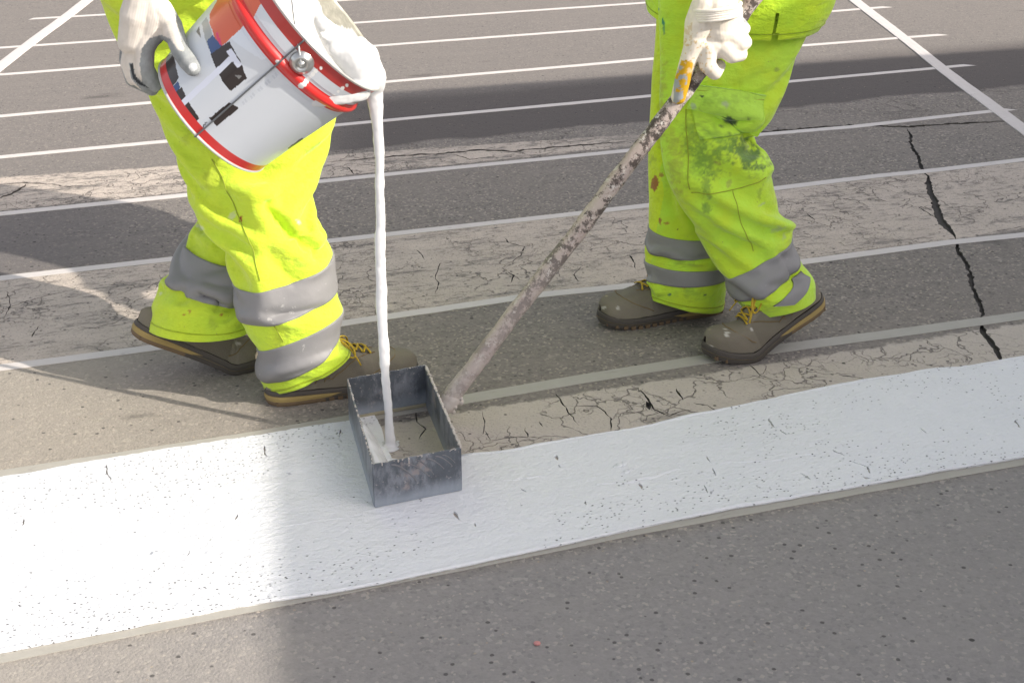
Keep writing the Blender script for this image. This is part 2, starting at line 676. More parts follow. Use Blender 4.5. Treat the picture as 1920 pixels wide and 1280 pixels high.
def mat_pole():
    k = NT('paint_crusted_wood')
    u = k.scale_vec(1, 1, 1)
    n1 = k.noise(38, 7, 0.75)
    n2 = k.noise(11, 5, 0.6)
    n3 = k.noise(70, 5, 0.8)
    col = k.mix(k.noise(25, 4), (0.045, 0.035, 0.032), (0.12, 0.095, 0.08))
    col = k.mix(k.step(n1, 0.46, 0.54), col, k.mix(n2, (0.36, 0.27, 0.26), (0.50, 0.45, 0.38)))
    col = k.mix(k.step(n3, 0.56, 0.61), col, (0.58, 0.55, 0.50))
    sep = k.n.new('ShaderNodeSeparateXYZ')
    k.l.new(k.pos(), sep.inputs[0])
    low = k.step(k.math('ADD', sep.outputs[2], k.math('MULTIPLY', k.noise(9, 4), 0.12)), 0.12, 0.55, 1, 0)
    col = k.mix(k.math('MULTIPLY', low, 0.72), col, k.mix(n2, (0.33, 0.265, 0.25), (0.60, 0.55, 0.50)))
    nb = k.bump(n1, 0.8, 0.004)
    nb = k.bump(n3, 0.7, 0.002, nb)
    return k.set(Base_Color=col, Roughness=0.7, Normal=nb)


def mat_steel():
    k = NT('painted_smeared_steel')
    n1 = k.noise(9, 6, 0.65)
    streak = k.noise(16, 6, 0.7, vec=k.scale_vec(2.4, 0.5, 0.9, 0.4))
    col = k.mix(k.noise(40, 5), (0.06, 0.068, 0.082), (0.135, 0.15, 0.175))
    col = k.mix(k.step(streak, 0.46, 0.62, 0, 0.75), col, (0.24, 0.255, 0.29))
    col = k.mix(k.step(k.noise(13, 5, 0.6), 0.58, 0.64, 0, 0.75), col, (0.30, 0.255, 0.25))
    col = k.mix(k.step(k.noise(130, 3, 0.7), 0.62, 0.68, 0, 0.5), col, (0.42, 0.38, 0.38))
    sep = k.n.new('ShaderNodeSeparateXYZ')
    k.l.new(k.pos(), sep.inputs[0])
    zz = k.math('ADD', sep.outputs[2], k.math('MULTIPLY', n1, 0.03))
    col = k.mix(k.step(zz, 0.025, 0.058, 0.8, 0), col, (0.30, 0.335, 0.385))
    nb = k.bump(n1, 0.3, 0.003)
    return k.set(Base_Color=col, Roughness=0.42, Metallic=0.15, Normal=nb)


M = {}
M['asphalt'] = mat_asphalt()
M['crack'] = mat_simple('crack_dirt', (0.05, 0.045, 0.042), 0.95, (0.11, 0.10, 0.09), 160, 0.004)
M['stripe'] = mat_paint_stripe()
M['tape'] = mat_tape('masking_tape', (0.54, 0.50, 0.48), (0.64, 0.605, 0.58))
M['tape_near'] = mat_tape('masking_tape_smeared', (0.33, 0.315, 0.275), (0.43, 0.41, 0.37))
M['liquid'] = mat_simple('liquid_white_paint', (0.72, 0.72, 0.725), 0.22, (0.68, 0.68, 0.69), 9, 0.0012)
M['steel'] = mat_steel()
M['pole'] = mat_pole()
M['cloth'] = mat_cloth('hi_vis_cloth')
M['band'] = mat_band()
M['seam'] = mat_simple('seam_thread', (0.30, 0.36, 0.03), 0.8)
M['glove'] = mat_glove()
M['latex'] = mat_attr('latex_coating', 0.35, 0.0, [(60, 0.5, 0.004)], coat=0.2)
M['bucket'] = mat_attr('printed_tin', 0.42, 0.05, [(14, 0.12, 0.004)], coat=0.3)
M['tin'] = mat_simple('bare_tin', (0.42, 0.43, 0.43), 0.28, (0.60, 0.60, 0.58), 30, 0.001, 0.85)
M['shoe'] = mat_attr('nubuck', 0.8, 0.0, [(50, 0.5, 0.003), (400, 0.5, 0.0008)], 0.3)
M['sole'] = mat_attr('rubber_sole', 0.7, 0.0, [(70, 0.5, 0.002)], 0.35)
M['lace'] = mat_simple('yellow_lace', (0.55, 0.37, 0.02), 0.75, (0.35, 0.24, 0.02), 120, 0.001)
M['stitch'] = mat_simple('ochre_stitching', (0.20, 0.13, 0.045), 0.8)
M['skin'] = mat_simple('skin', (0.45, 0.22, 0.14), 0.5, (0.36, 0.16, 0.10), 60, 0.0008)
M['hair'] = mat_simple('hair', (0.03, 0.02, 0.015), 0.6, (0.06, 0.04, 0.03), 200, 0.001)
M['cabin'] = mat_simple('cabin_sheet', (0.42, 0.43, 0.42), 0.6, (0.34, 0.35, 0.34), 3)
M['cabin_dark'] = mat_simple('cabin_trim', (0.08, 0.09, 0.10), 0.5)
M['pane'] = mat_simple('window_pane', (0.05, 0.06, 0.07), 0.08)
M['pebble'] = mat_simple('pink_pebble', (0.50, 0.22, 0.21), 0.7)


# ------------------------------------------------------------------ sheets with cut-outs
def sheet(name, outer, holes, z, depth, mat, under, drop, parent=None):
    """Flat sheet; with drop: the holes go right through and every rim gets a wall, else they are sunk by depth."""
    vs2, faces = [], []
    for poly in [outer] + holes:
        ar = sum(float(a[0]) * float(b[1]) - float(b[0]) * float(a[1]) for a, b in zip(poly, poly[1:] + poly[:1]))
        if ar < 0:
            poly = poly[::-1]
        faces.append(list(range(len(vs2), len(vs2) + len(poly))))
        vs2 += [Vector((float(p[0]), float(p[1]))) for p in poly]
    ov, oe, of, _, _, ids = delaunay_2d_cdt(vs2, [], faces, 1, 1e-6, True)
    V = [(v.x, v.y, z) for v in ov]
    n = len(V)
    F, FM = [], []
    hole = [any(i > 0 for i in q) or not any(i == 0 for i in q) for q in ids]
    edge_use = {}
    of = [list(f) for f in of]
    for f, h in zip(of, hole):
        for a, b in zip(f, f[1:] + f[:1]):
            edge_use.setdefault((min(a, b), max(a, b)), []).append((a, b, h))
    low = {}

    def lo(i):
        if i not in low:
            low[i] = len(V)
            V.append((V[i][0], V[i][1], z - depth))
        return low[i]
    for f, h in zip(of, hole):
        if not h:
            F.append(tuple(f)); FM.append(0)
        elif not drop:
            F.append(tuple(lo(i) for i in f)); FM.append(1)
    for e, us in edge_use.items():
        solid = [u for u in us if not u[2]]
        void = [u for u in us if u[2]]
        if len(solid) == 1 and (void or drop):
            a, b, _ = solid[0]
            F.append((b, a, lo(a), lo(b))); FM.append(0 if drop else 1)
    return mesh_obj(name, np.array(V), F, None, parent, smooth=False, mats=[mat, under], fmat=FM)


def crack_poly(pts, w0, w1=None, jag=0.35, step=0.011, seed=0, zfun=None):
    """irregular closed outline round a polyline given in metres on the road"""
    g = random.Random(seed)
    pts = [np.array(p[:2], float) for p in pts]
    line = []
    for a, b in zip(pts, pts[1:]):
        n = max(1, int(np.linalg.norm(b - a) / step))
        for k in range(n):
            line.append(a + (b - a) * k / n)
    line.append(pts[-1])
    m = len(line)
    for i in range(1, m - 1):
        ph = seed * 1.7 + i * step
        line[i] = line[i] + np.array([math.sin(ph * 95 + 2 * math.sin(ph * 41)) * 0.0018 + math.sin(ph * 23) * 0.0040 + g.uniform(-1, 1) * 0.0012,
                                      math.sin(ph * 73 + 1.3) * 0.0030 + g.uniform(-1, 1) * 0.0010]) * min(1.0, 0.4 + len(line) / 30)
    L, Rr = [], []
    for i in range(m):
        d = line[min(i + 1, m - 1)] - line[max(i - 1, 0)]
        d /= np.linalg.norm(d) + 1e-9
        nn = np.array([-d[1], d[0]])
        q = i / (m - 1)
        prof = min(1.0, 6 * q + 0.08, 6 * (1 - q) + 0.08)
        w = (w0 + ((w1 if w1 is not None else w0) - w0) * q) * prof
        L.append(line[i] + nn * w * 0.5 * (1 + jag * g.uniform(-1.2, 1.6)))
        Rr.append(line[i] - nn * w * 0.5 * (1 + jag * g.uniform(-1.2, 1.6)))
    return L + Rr[::-1]


def GP(*pp):
    return [G(x, y)[:2] for x, y in pp]


cracks = []


def crk(pp, w, w1=None, jag=0.5, seed=None):
    k_ = 0.85 if w > 0.012 or (w1 or 0) > 0.012 else 0.52
    cracks.append(crack_poly(GP(*pp), w * k_, (w1 if w1 is not None else w) * k_, jag * 0.6 if k_ > 0.6 else jag + 0.2, seed=len(cracks) if seed is None else seed))


# the long open joint on the right
crk([(1700, 241), (1712, 275), (1722, 300), (1740, 334)], 0.011, 0.014, 0.6)
crk([(1737, 327), (1745, 352), (1752, 385), (1770, 420), (1792, 447)], 0.020, 0.030, 0.25)
crk([(1790, 444), (1806, 490), (1822, 520), (1832, 560), (1843, 604)], 0.013, 0.014, 0.6)
crk([(1843, 605), (1848, 625), (1862, 650), (1876, 678)], 0.018, 0.014, 0.3)
crk([(1722, 388), (1742, 402), (1765, 415)], 0.008, 0.004, 0.5)
# joint between old and new surfacing
crk([(1325, 262), (1420, 249), (1520, 240), (1600, 235), (1700, 238), (1790, 232), (1920, 226)], 0.016, 0.020, 0.7)
crk([(612, 304), (680, 299), (760, 291), (830, 288), (900, 281), (960, 284), (1040, 276), (1120, 270), (1190, 264)], 0.014, 0.012, 0.8)
crk([(0, 345), (70, 343), (130, 350), (180, 346)], 0.012, 0.006, 0.6)
crk([(0, 372), (25, 362), (48, 345)], 0.014, 0.008, 0.6)
crk([(850, 290), (880, 299), (940, 292)], 0.010, 0.004)
crk([(650, 313), (662, 326), (700, 326)], 0.009, 0.004)
# cracks in the worn bar behind the pole
crk([(943, 444), (958, 456), (985, 462), (975, 480), (945, 496)], 0.0055, 0.004)
crk([(952, 510), (966, 516), (958, 530)], 0.012, 0.004)
crk([(828, 492), (822, 505), (812, 518), (822, 536), (816, 552)], 0.0055, 0.003)
crk([(780, 468), (796, 488)], 0.004)
crk([(1180, 478), (1190, 494), (1192, 504)], 0.008, 0.003)
crk([(1092, 498), (1078, 516), (1085, 528)], 0.004)
crk([(690, 500), (730, 507), (765, 512), (800, 506)], 0.003)
crk([(0, 582), (60, 560), (120, 548)], 0.004)
crk([(10, 545), (22, 572), (8, 598)], 0.004)
crk([(250, 585), (215, 606), (180, 615), (150, 612)], 0.004)
crk([(75, 610), (60, 632)], 0.004)
crk([(1515, 402), (1528, 414)], 0.006, 0.003)
crk([(1505, 437), (1520, 441)], 0.008, 0.003)
crk([(1920, 424), (1840, 440)], 0.004, 0.002)
# cracks in the bar still to be painted
crk([(1042, 737), (1063, 762), (1070, 778), (1086, 798)], 0.008, 0.003)
crk([(1068, 760), (1120, 762), (1140, 780), (1146, 810)], 0.0035, 0.006)
crk([(1200, 730), (1212, 752), (1222, 766), (1252, 778), (1304, 766)], 0.009, 0.004)
crk([(1212, 752), (1218, 768)], 0.014, 0.010)
crk([(1182, 775), (1216, 768)], 0.003)
crk([(1300, 755), (1330, 760), (1350, 775), (1376, 773)], 0.004, 0.005)
crk([(985, 800), (990, 818), (915, 824), (908, 806)], 0.004, 0.003)
crk([(990, 818), (1042, 826)], 0.003, 0.002)
crk([(1404, 683), (1425, 703), (1455, 712), (1475, 725)], 0.005, 0.002)
crk([(1572, 702), (1610, 708), (1676, 718)], 0.006, 0.003)
crk([(1268, 728), (1280, 750)], 0.010, 0.004)
crk([(1010, 790), (1018, 800)], 0.004, 0.003)
crk([(770, 760), (782, 790), (800, 805), (785, 825)], 0.006, 0.003)
crk([(905, 770), (912, 800), (905, 815)], 0.003, 0.003)

outer = [(-70, -20), (70, -20), (70, 130), (-70, 130)]
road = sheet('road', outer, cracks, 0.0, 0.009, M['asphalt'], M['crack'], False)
structure(road)
road['label'] = 'grey asphalt road with worn paint bars and open cracks'

# ------------------------------------------------------------------ masking tapes
TW = 0.034


def tape(name, pp, w, label, mat, z=0.0012, group='masking tape strips across the road', seed=0, wav=0.0025):
    g = np.random.default_rng(seed)
    pts = [G(x, y)[:2] for x, y in pp]
    L = []
    for a, b in zip(pts, pts[1:]):
        n = max(2, int(np.linalg.norm(b - a) / 0.05))
        for k in range(n):
            L.append(a + (b - a) * k / n)
    L.append(pts[-1])
    L = np.array(L)
    m = len(L)
    d = np.gradient(L, axis=0)
    d /= np.linalg.norm(d, axis=1, keepdims=True)
    nn = np.stack([-d[:, 1], d[:, 0]], 1)
    s = np.arange(m) * 0.05
    off = wav * (np.sin(s * 2.1 + seed) + 0.6 * np.sin(s * 5.3 + 2 * seed)) + g.normal(0, 0.0004, m)
    ww = w * 0.5 * (1 + 0.03 * np.sin(s * 3 + seed))
    C = L + nn * off[:, None]
    rows = []
    prof = [(-1, 0.0), (-1, 1.0), (-0.45, 1.15), (0.0, 1.1), (0.5, 1.2), (1, 1.0), (1, 0.0)]
    lift = 1 + 0.25 * np.abs(np.sin(s * 4.7 + seed))
    for (a, zz) in prof:
        e = C + nn * (ww * a)[:, None]
        rows.append(np.column_stack([e, z * zz * lift if zz > 0 else np.full(m, 0.0002)]))
    V = np.stack(rows, 1).reshape(-1, 3)
    # torn ends
    k = len(prof)
    V[:k, :2] += d[0] * np.linspace(-0.012, 0.02, k)[:, None]
    V[-k:, :2] += d[-1] * np.linspace(0.03, -0.02, k)[:, None]
    F = grid_faces(m, k, wrap=False)
    F = [f[::-1] for f in F]
    F.append(tuple(range(k)))
    F.append(tuple(range((m - 1) * k, m * k))[::-1])
    c = V.mean(0); c[2] = 0
    o = mesh_obj(name, V, F, mat, smooth=False, base=c)
    return tag(o, label, 'masking tape', group)


def ext(a, b, x0=None, x1=None):
    """extends a picture line to given x"""
    s = (b[1] - a[1]) / (b[0] - a[0])
    out = [a, b]
    if x0 is not None:
        out[0] = (x0, a[1] + s * (x0 - a[0]))
    if x1 is not None:
        out[1] = (x1, a[1] + s * (x1 - a[0]))
    return out


tapes = [
    ([(57, 36), (400, 17), (1230, -36), (1400, -47)], 'farthest pale tape line, its torn end just past the guide beside the gloved hand'),
    (ext((0, 90), (1218, 5), -700) + [(1540, -17)], 'pale tape line passing behind the gripping glove just under the far torn tape end'),
    (ext((0, 140), (1230, 47), -700) + [(1662, 14)], 'pale tape line ending just past the slanting guide behind the green jacket hem'),
    (ext((0, 218), (1230, 110), -700) + [(1500, 86), (1766, 66)], 'pale tape line reaching the bright sunlit asphalt right beside the glove on the pole'),
    (ext((0, 295), (1220, 180), -600) + [(1460, 155), (1816, 123)], 'pale tape line lying along the soft edge of the shade behind the pole'),
    (ext((0, 402), (1180, 282), -500) + [(1425, 253), (1600, 238), (1740, 222), (1892, 206)], 'pale tape line lying just in front of the long open road joint'),
    (ext((0, 523), (1215, 385), -500) + [(1460, 353), (1640, 331), (1740, 321), (1920, 300), (2500, 232)], 'pale tape line on the far edge of the worn cracked bar'),
    (ext((0, 690), (640, 607), -500) + [(1000, 553), (1215, 532), (1510, 491), (1780, 455), (1920, 441), (2500, 366)], 'pale tape line on the near edge of the worn cracked bar, under the raised heel'),
]
for i, (pp, lab) in enumerate(tapes):
    tape('masking_tape', pp, TW, lab, M['tape'], seed=i)
tape('masking_tape', [(-500, 975), (0, 892), (440, 824), (660, 786), (850, 752), (1100, 709), (1400, 662), (1650, 629), (1920, 592), (2500, 510)],
     0.042, 'beige tape bordering the far edge of the fresh white stripe, beneath the spreader', M['tape_near'], seed=21, wav=0.001)
tape('masking_tape', [(-500, 1326), (0, 1226), (430, 1138), (860, 1054), (1200, 986), (1600, 914), (1920, 858), (2500, 760)],
     0.052, 'beige tape bordering the near edge of the fresh white stripe', M['tape_near'], seed=22, wav=0.001)
tape('guide_line', [(-190, 282), (0, 126), (165, 0), (230, -52)], 0.055, 'slanting pale guide line crossing the tapes beside the gloved hand on the bucket', M['tape'],
     z=0.003, group='slanting guide lines across the tapes', seed=31)
tape('guide_line', [(1560, -26), (1600, 0), (1700, 77), (1810, 162), (1925, 248), (2150, 420)], 0.055, 'slanting pale guide line crossing the tape ends beside the open road joint', M['tape'],
     z=0.003, group='slanting guide lines across the tapes', seed=32)

# ------------------------------------------------------------------ fresh stripe
g = random.Random(5)


def jag_line(pp, amp, step=0.012):
    pts = [G(x, y)[:2] for x, y in pp]
    out = []
    s = 0
    for a, b in zip(pts, pts[1:]):
        n = max(1, int(np.linalg.norm(b - a) / step))
        dd = (b - a) / np.linalg.norm(b - a)
        nn = np.array([-dd[1], dd[0]])
        for k in range(n):
            q = a + (b - a) * k / n
            s += step
            out.append(q + nn * amp * (0.6 * math.sin(s * 9 + 2 * math.sin(s * 4)) + 0.5 * math.sin(s * 31 + 1.7 * math.sin(s * 13)) + g.uniform(-0.55, 0.55)))
    out.append(pts[-1])
    return out


top_edge = jag_line([(-500, 985), (0, 898), (100, 880), (200, 863), (320, 842), (440, 826), (560, 806), (660, 790)], 0.0028)
in_box = jag_line([(660, 790), (700, 776), (716, 806), (722, 836), (735, 862), (770, 868), (820, 866), (866, 857)], 0.001)
top2 = jag_line([(866, 857), (950, 848), (1050, 828), (1200, 802), (1300, 779), (1400, 761), (1480, 742), (1560, 726), (1640, 712), (1700, 702), (1750, 693), (1800, 690), (1860, 681), (1920, 671), (2500, 575)], 0.0034)
bot = jag_line([(2500, 748), (1920, 860), (1760, 886), (1600, 917), (1400, 951), (1200, 991), (1030, 1030), (850, 1068), (640, 1111), (430, 1142), (200, 1188), (0, 1226), (-500, 1326)], 0.0016)
outl = top_edge[:-1] + in_box[:-1] + top2 + bot
holes = []
for hp, w in [([(1044, 856), (1046, 866)], .006), ([(1047, 874), (1052, 880)], .005), ([(1066, 881), (1074, 884)], .004),
              ([(1198, 908), (1203, 920)], .007), ([(852, 962), (862, 978)], .006), ([(1443, 787), (1450, 800), (1456, 806)], .004),
              ([(1462, 810), (1475, 818)], .004), ([(1560, 846), (1585, 858)], .003), ([(1600, 868), (1628, 880)], .003), ([(1617, 896), (1632, 900)], .011),
              ([(1626, 878), (1630, 890)], .004), ([(1098, 942), (1100, 950)], .004), ([(1326, 858), (1332, 870)], .003), ([(1336, 880), (1342, 896)], .003),
              ([(1320, 912), (1326, 928)], .003), ([(496, 838), (499, 850), (502, 860)], .004), ([(201, 873), (203, 888), (209, 905)], .003), ([(440, 978), (446, 966)], .005),
              ([(356, 1034), (352, 1046)], .003), ([(287, 876), (289, 884)], .003), ([(639, 808), (638, 820)], .005), ([(1108, 916), (1115, 920)], .004),
              ([(975, 944), (977, 950)], .005), ([(890, 984), (891, 991)], .006), ([(1500, 890), (1520, 903)], .004), ([(1724, 805), (1738, 816)], .003),
              ([(1905, 790), (1915, 806)], .005), ([(536, 890), (548, 892)], .005), ([(588, 895), (592, 899)], .006), ([(45, 975), (42, 990)], .004), ([(975, 918), (990, 926)], .003)]:
    holes.append(crack_poly(GP(*hp), w, w * 0.6, 0.5, step=0.006, seed=int(hp[0][0])))
cen = G(900, 960); cen[2] = 0
stripe = sheet('paint_stripe', outl, holes, 0.0042, 0.0040, M['stripe'], M['crack'], True)
tag(stripe, 'fresh glossy white paint stripe pulled diagonally across the asphalt, full of pinholes', 'road marking')
# raised bead along the near edge and drag ridges, part of the wet paint
beads = []
bl = np.array([[p[0], p[1], 0.0046] for p in bot[::2]])
rr = 0.0052 * (1 + 0.35 * np.sin(np.arange(len(bl)) * 0.31) * np.sin(np.arange(len(bl)) * 0.077))
beads.append(tube(bl + np.array([0, 0.003, 0]), rr, 8, flat=0.62))
tl = np.array([[p[0], p[1], 0.0040] for p in top2[::2]])
beads.append(tube(tl + np.array([0, -0.003, 0]), 0.0032 * (1 + 0.4 * np.sin(np.arange(len(tl)) * 0.4)), 8, flat=0.6))
for pp, r in [([(1342, 873), (1390, 868), (1440, 868), (1480, 860), (1535, 852)], 0.0045), ([(1115, 912), (1180, 906), (1230, 895), (1275, 880)], 0.006),
              ([(1150, 880), (1180, 868)], 0.007), ([(455, 998), (560, 985), (650, 972), (700, 964)], 0.0020), ([(940, 905), (980, 899), (1020, 896)], 0.004),
              ([(1165, 890), (1188, 882)], 0.006), ([(0, 1075), (150, 1045), (330, 1030)], 0.0016), ([(284, 1042), (300, 1038)], 0.006)]:
    q = np.array([G(x, y) for x, y in pp])
    t_ = np.linspace(0, 1, 24)
    tt = np.linspace(0, 1, len(q))
    q = np.stack([np.interp(t_, tt, q[:, c]) for c in range(3)], 1)
    q[:, 1] += 0.002 * np.sin(t_ * 17)
    q[:, 2] = 0.0040
    beads.append(tube(q, r * np.sin(np.pi * np.clip(t_, 0.03, 0.97)) ** 0.5 * (1 + 0.25 * np.sin(t_ * 23)), 8, flat=0.5))
bv, bf = merge(beads)
bd = mesh_obj('paint_ridge', bv, bf, M['stripe'], stripe)

pb = uvsphere(G(1007, 1208) + np.array([0, 0, 0.003]), 0.006, 8, 6, (1.0, 0.8, 0.6))
o = mesh_obj('pebble', pb[0], pb[1], M['pebble'], smooth=False, base=G(1007, 1208))
tag(o, 'small pink pebble lying on the grey asphalt in the foreground', 'pebble')

# ------------------------------------------------------------------ spreader box with its pole
FL = np.array([-0.252, 2.259, 0]); FR = np.array([-0.095, 2.323, 0])
BL = np.array([-0.336, 2.617, 0]); BR = np.array([-0.181, 2.684, 0])
HB = 0.095
up = np.array([0, 0, 1.])
spreader = thing('paint_spreader', 'open steel paint spreader box on a long paint-crusted wooden pole, dragged along the white stripe', 'paint spreader', (FL + FR + BL + BR) / 4)


def plate(name, a, b, z0, z1, th, mat, parent, seed):
    n = 26
    m = 10
    d = (b - a) / np.linalg.norm(b - a)
    nn = np.array([-d[1], d[0], 0])
    V = []
    for side in (-1, 1):
        for i in range(m + 1):
            for j in range(n + 1):
                q = a + (b - a) * j / n
                z = z0 + (z1 - z0) * i / m
                w = 0.0006 * math.sin(j * 0.7 + seed) * math.sin(i * 0.5)
                V.append(q + nn * (side * th / 2 + w) + up * (z + (0.0006 * math.sin(j * 1.3 + seed) if i == m else 0)))
    k = (n + 1) * (m + 1)
    F = []
    for s in (0, 1):
        for i in range(m):
            for j in range(n):
                q = [s * k + i * (n + 1) + j, s * k + i * (n + 1) + j + 1, s * k + (i + 1) * (n + 1) + j + 1, s * k + (i + 1) * (n + 1) + j]
                F.append(tuple(q if s == 0 else q[::-1]))
    for j in range(n):
        F.append((m * (n + 1) + j, m * (n + 1) + j + 1, k + m * (n + 1) + j + 1, k + m * (n + 1) + j))
        F.append((j + 1, j, k + j, k + j + 1))
    for i in range(m):
        F.append((i * (n + 1), (i + 1) * (n + 1), k + (i + 1) * (n + 1), k + i * (n + 1)))
        F.append(((i + 1) * (n + 1) + n, i * (n + 1) + n, k + i * (n + 1) + n, k + (i + 1) * (n + 1) + n))
    return mesh_obj(name, np.array(V), F, mat, parent, smooth=False)


e1 = (FR - FL) / np.linalg.norm(FR - FL)
e2 = (BL - FL) / np.linalg.norm(BL - FL)
plate('front_plate', FL, FR, 0.005, HB, 0.003, M['steel'], spreader, 0)
plate('back_plate', BL, BR, 0.003, HB, 0.003, M['steel'], spreader, 2)
plate('side_plate', FL + e2 * 0.002, BL - e2 * 0.002, 0.005, HB, 0.003, M['steel'], spreader, 4)
plate('side_plate', FR + e2 * 0.002, BR - e2 * 0.002, 0.002, HB, 0.003, M['steel'], spreader, 6)
# dried paint crust on the rims
crust = []
cr_ = random.Random(3)


def crust_run(a, b, n, r0, z):
    for i in range(n):
        q = a + (b - a) * (i + cr_.random()) / n
        r = r0 * cr_.uniform(0.5, 1.5)
        c2 = q + np.array([cr_.uniform(-1, 1), cr_.uniform(-1, 1), 0]) * 0.001 + up * (z + cr_.uniform(-1, 1) * 0.0015)
        crust.append(uvsphere(c2, r, 8, 6, (1.2, 1.2, 1.0)))


crust_run(FR, BR, 190, 0.0019, HB)
crust_run(FL, BL, 150, 0.0013, HB - .0005)
crust_run(BL, BR, 90, 0.0010, HB - .001)
crust_run(FL, FR, 80, 0.0010, HB - .001)
for k in range(14):
    q = FR + (BR - FR) * cr_.uniform(0.05, 0.75) + e1 * 0.002
    z1 = cr_.uniform(0.04, HB)
    crust.append(capsule(q + up * z1, q + up * (z1 - cr_.uniform(0.005, 0.03)), 0.0017, 0.0012, 8))
for k in range(5):
    q = FL + (FR - FL) * [0.28, 0.33, 0.40, 0.55, 0.10][k] - e2 * 0.0018
    z1 = HB
    crust.append(capsule(q + up * z1, q + up * (z1 - [0.004, 0.002, 0.016, 0.003, 0.005][k]), 0.0013, 0.0013, 8))
cv, cf = remesh(crust, 0.0011, 2)
M['crust'] = mat_simple('dried_paint', (0.60, 0.58, 0.55), 0.7, (0.42, 0.34, 0.30), 50, 0.001)
mesh_obj('dried_paint', cv, cf, M['crust'], spreader)['kind'] = 'stuff'
# pale scraper lip at the foot of the back plate, smears on the front plate
lip = box((BL + BR) / 2 - e2 * 0.004 + up * 0.006, [e1, e2, up], (0.082, 0.0022, 0.0028))
mesh_obj('scraper_lip', lip[0], lip[1], mat_simple('rubber_lip', (0.42, 0.38, 0.26), 0.7, (0.30, 0.27, 0.2), 50), spreader, smooth=False)
smears = []
for (x0, z0, x1, z1, r) in [(0.20, .088, .48, .045, .0021), (.30, .086, .40, .078, .0014), (.36, .084, .62, .050, .0018), (.48, .088, .68, .050, .0016), (.60, .086, .80, .058, .0018), (.70, .088, .90, .060, .0016), (.78, .088, .93, .066, .0012)]:
    pts = []
    for t in np.linspace(0, 1, 12):
        q = FL + (FR - FL) * (x0 + (x1 - x0) * t ** 0.8) - e2 * 0.0014 + up * (z0 + (z1 - z0) * t ** 1.3)
        pts.append(q)
    smears.append(tube(pts, r * np.linspace(1.0, 0.6, 12), 6))
sv, sf = merge(smears)
mesh_obj('paint_smear', sv, sf, mat_simple('thin_paint_film', (0.22, 0.215, 0.23), 0.5, (0.13, 0.135, 0.15), 60), spreader)

pole_a = FR + (BR - FR) * 0.70 + e1 * 0.024 + up * 0.055
pole_b = P(1342, 92, 2.80)
pdv = (pole_b - pole_a) / np.linalg.norm(pole_b - pole_a)
pole_c = pole_b + pdv * 0.34
plen = np.linalg.norm(pole_c - pole_a)
npt = 150
ts = np.linspace(0, 1, npt)
pp = pole_a + (pole_c - pole_a) * ts[:, None]
_, ps_, pt_ = frame_of(pdv)
pp = pp + ps_ * (0.003 * np.sin(ts * 9) + 0.002 * np.sin(ts * 23))[:, None] + pt_ * (0.003 * np.sin(ts * 7 + 1))[:, None]
V, F = tube(pp, 0.0178 - 0.0020 * ts, 22)
nz = vnoise(V, 28, 3.0) * 0.0018 + vnoise(V, 90, 7.0) * 0.0011
N = V.copy()
for i in range(npt):
    N[i * 22:(i + 1) * 22] -= pp[i]
N /= np.linalg.norm(N, axis=1, keepdims=True)
V = V + N * nz[:, None]
mesh_obj('pole', V, F, M['pole'], spreader)
sock = []
sock += [capsule(pole_a - pdv * 0.004, pole_a + pdv * 0.014, 0.020, 0.021)]
for k in range(26):
    an = cr_.uniform(0, 6.28)
    sock.append(uvsphere(pole_a + pdv * cr_.uniform(-0.012, 0.03) + (ps_ * math.cos(an) + pt_ * math.sin(an)) * 0.0185 + e1 * 0.006, cr_.uniform(0.003, 0.006), 8, 6))
for k in range(20):
    sock.append(uvsphere(FR + (BR - FR) * cr_.uniform(0.45, 0.85) + e1 * 0.003 + up * cr_.uniform(0.02, 0.09), cr_.uniform(0.002, 0.005), 8, 6))
V, F = remesh(sock, 0.0016, 3)
mesh_obj('pole_socket', V, F, M['crust'], spreader)['kind'] = 'stuff'

# heap of paint pushed up inside the box
en = e1                                  # from the left plate inwards
nu_, nv_ = 40, 60
V = []
Lw = np.linalg.norm(BL - FL)
for i in range(nv_):
    f_ = i / (nv_ - 1)
    base_ = FL + en * 0.0024 + e2 * (0.004 + (Lw * 0.84) * f_)
    wd_ = 0.064 * (1 - 0.45 * f_) * (1 - f_ ** 7) ** 0.5 * (1 + 0.05 * math.sin(f_ * 9)) + 0.002
    hh = 0.034 * (1 - f_ ** 3) ** 0.5 * (0.75 + 0.25 * math.cos(f_ * 3))
    for j in range(nu_):
        g_ = j / (nu_ - 1)
        nz_ = mnoise.noise(Vector((f_ * 9, g_ * 4, 2.0))) * 0.0030 + mnoise.noise(Vector((f_ * 30, g_ * 12, 5.0))) * 0.0010
        z_ = 0.066 * (1 - f_ ** 6) ** 0.5 * math.cos(g_ * math.pi / 2 * 0.999) ** 0.85 * (1 - 0.25 * math.exp(-g_ * 9)) + nz_ * (1 - g_)
        V.append(base_ + en * wd_ * g_ + up * max(z_, 0.0008))
V = np.array(V)
F = grid_faces(nv_, nu_, wrap=False)
n0 = len(V)
V = np.concatenate([V, V * np.array([1, 1, 0]) + np.array([0, 0, 0.0005])])
ed = list(range(nu_)) + [i * nu_ + nu_ - 1 for i in range(1, nv_)] + [(nv_ - 1) * nu_ + j for j in range(nu_ - 2, -1, -1)] + [i * nu_ for i in range(nv_ - 2, -1, -1)]
F += [(x, y, y + n0, x + n0) for x, y in zip(ed, ed[1:])]
heap_o = mesh_obj('paint_heap', V, F, M['liquid'], base=G(700, 850))
tag(heap_o, 'mound of wet white paint gathered inside the spreader box', 'paint')

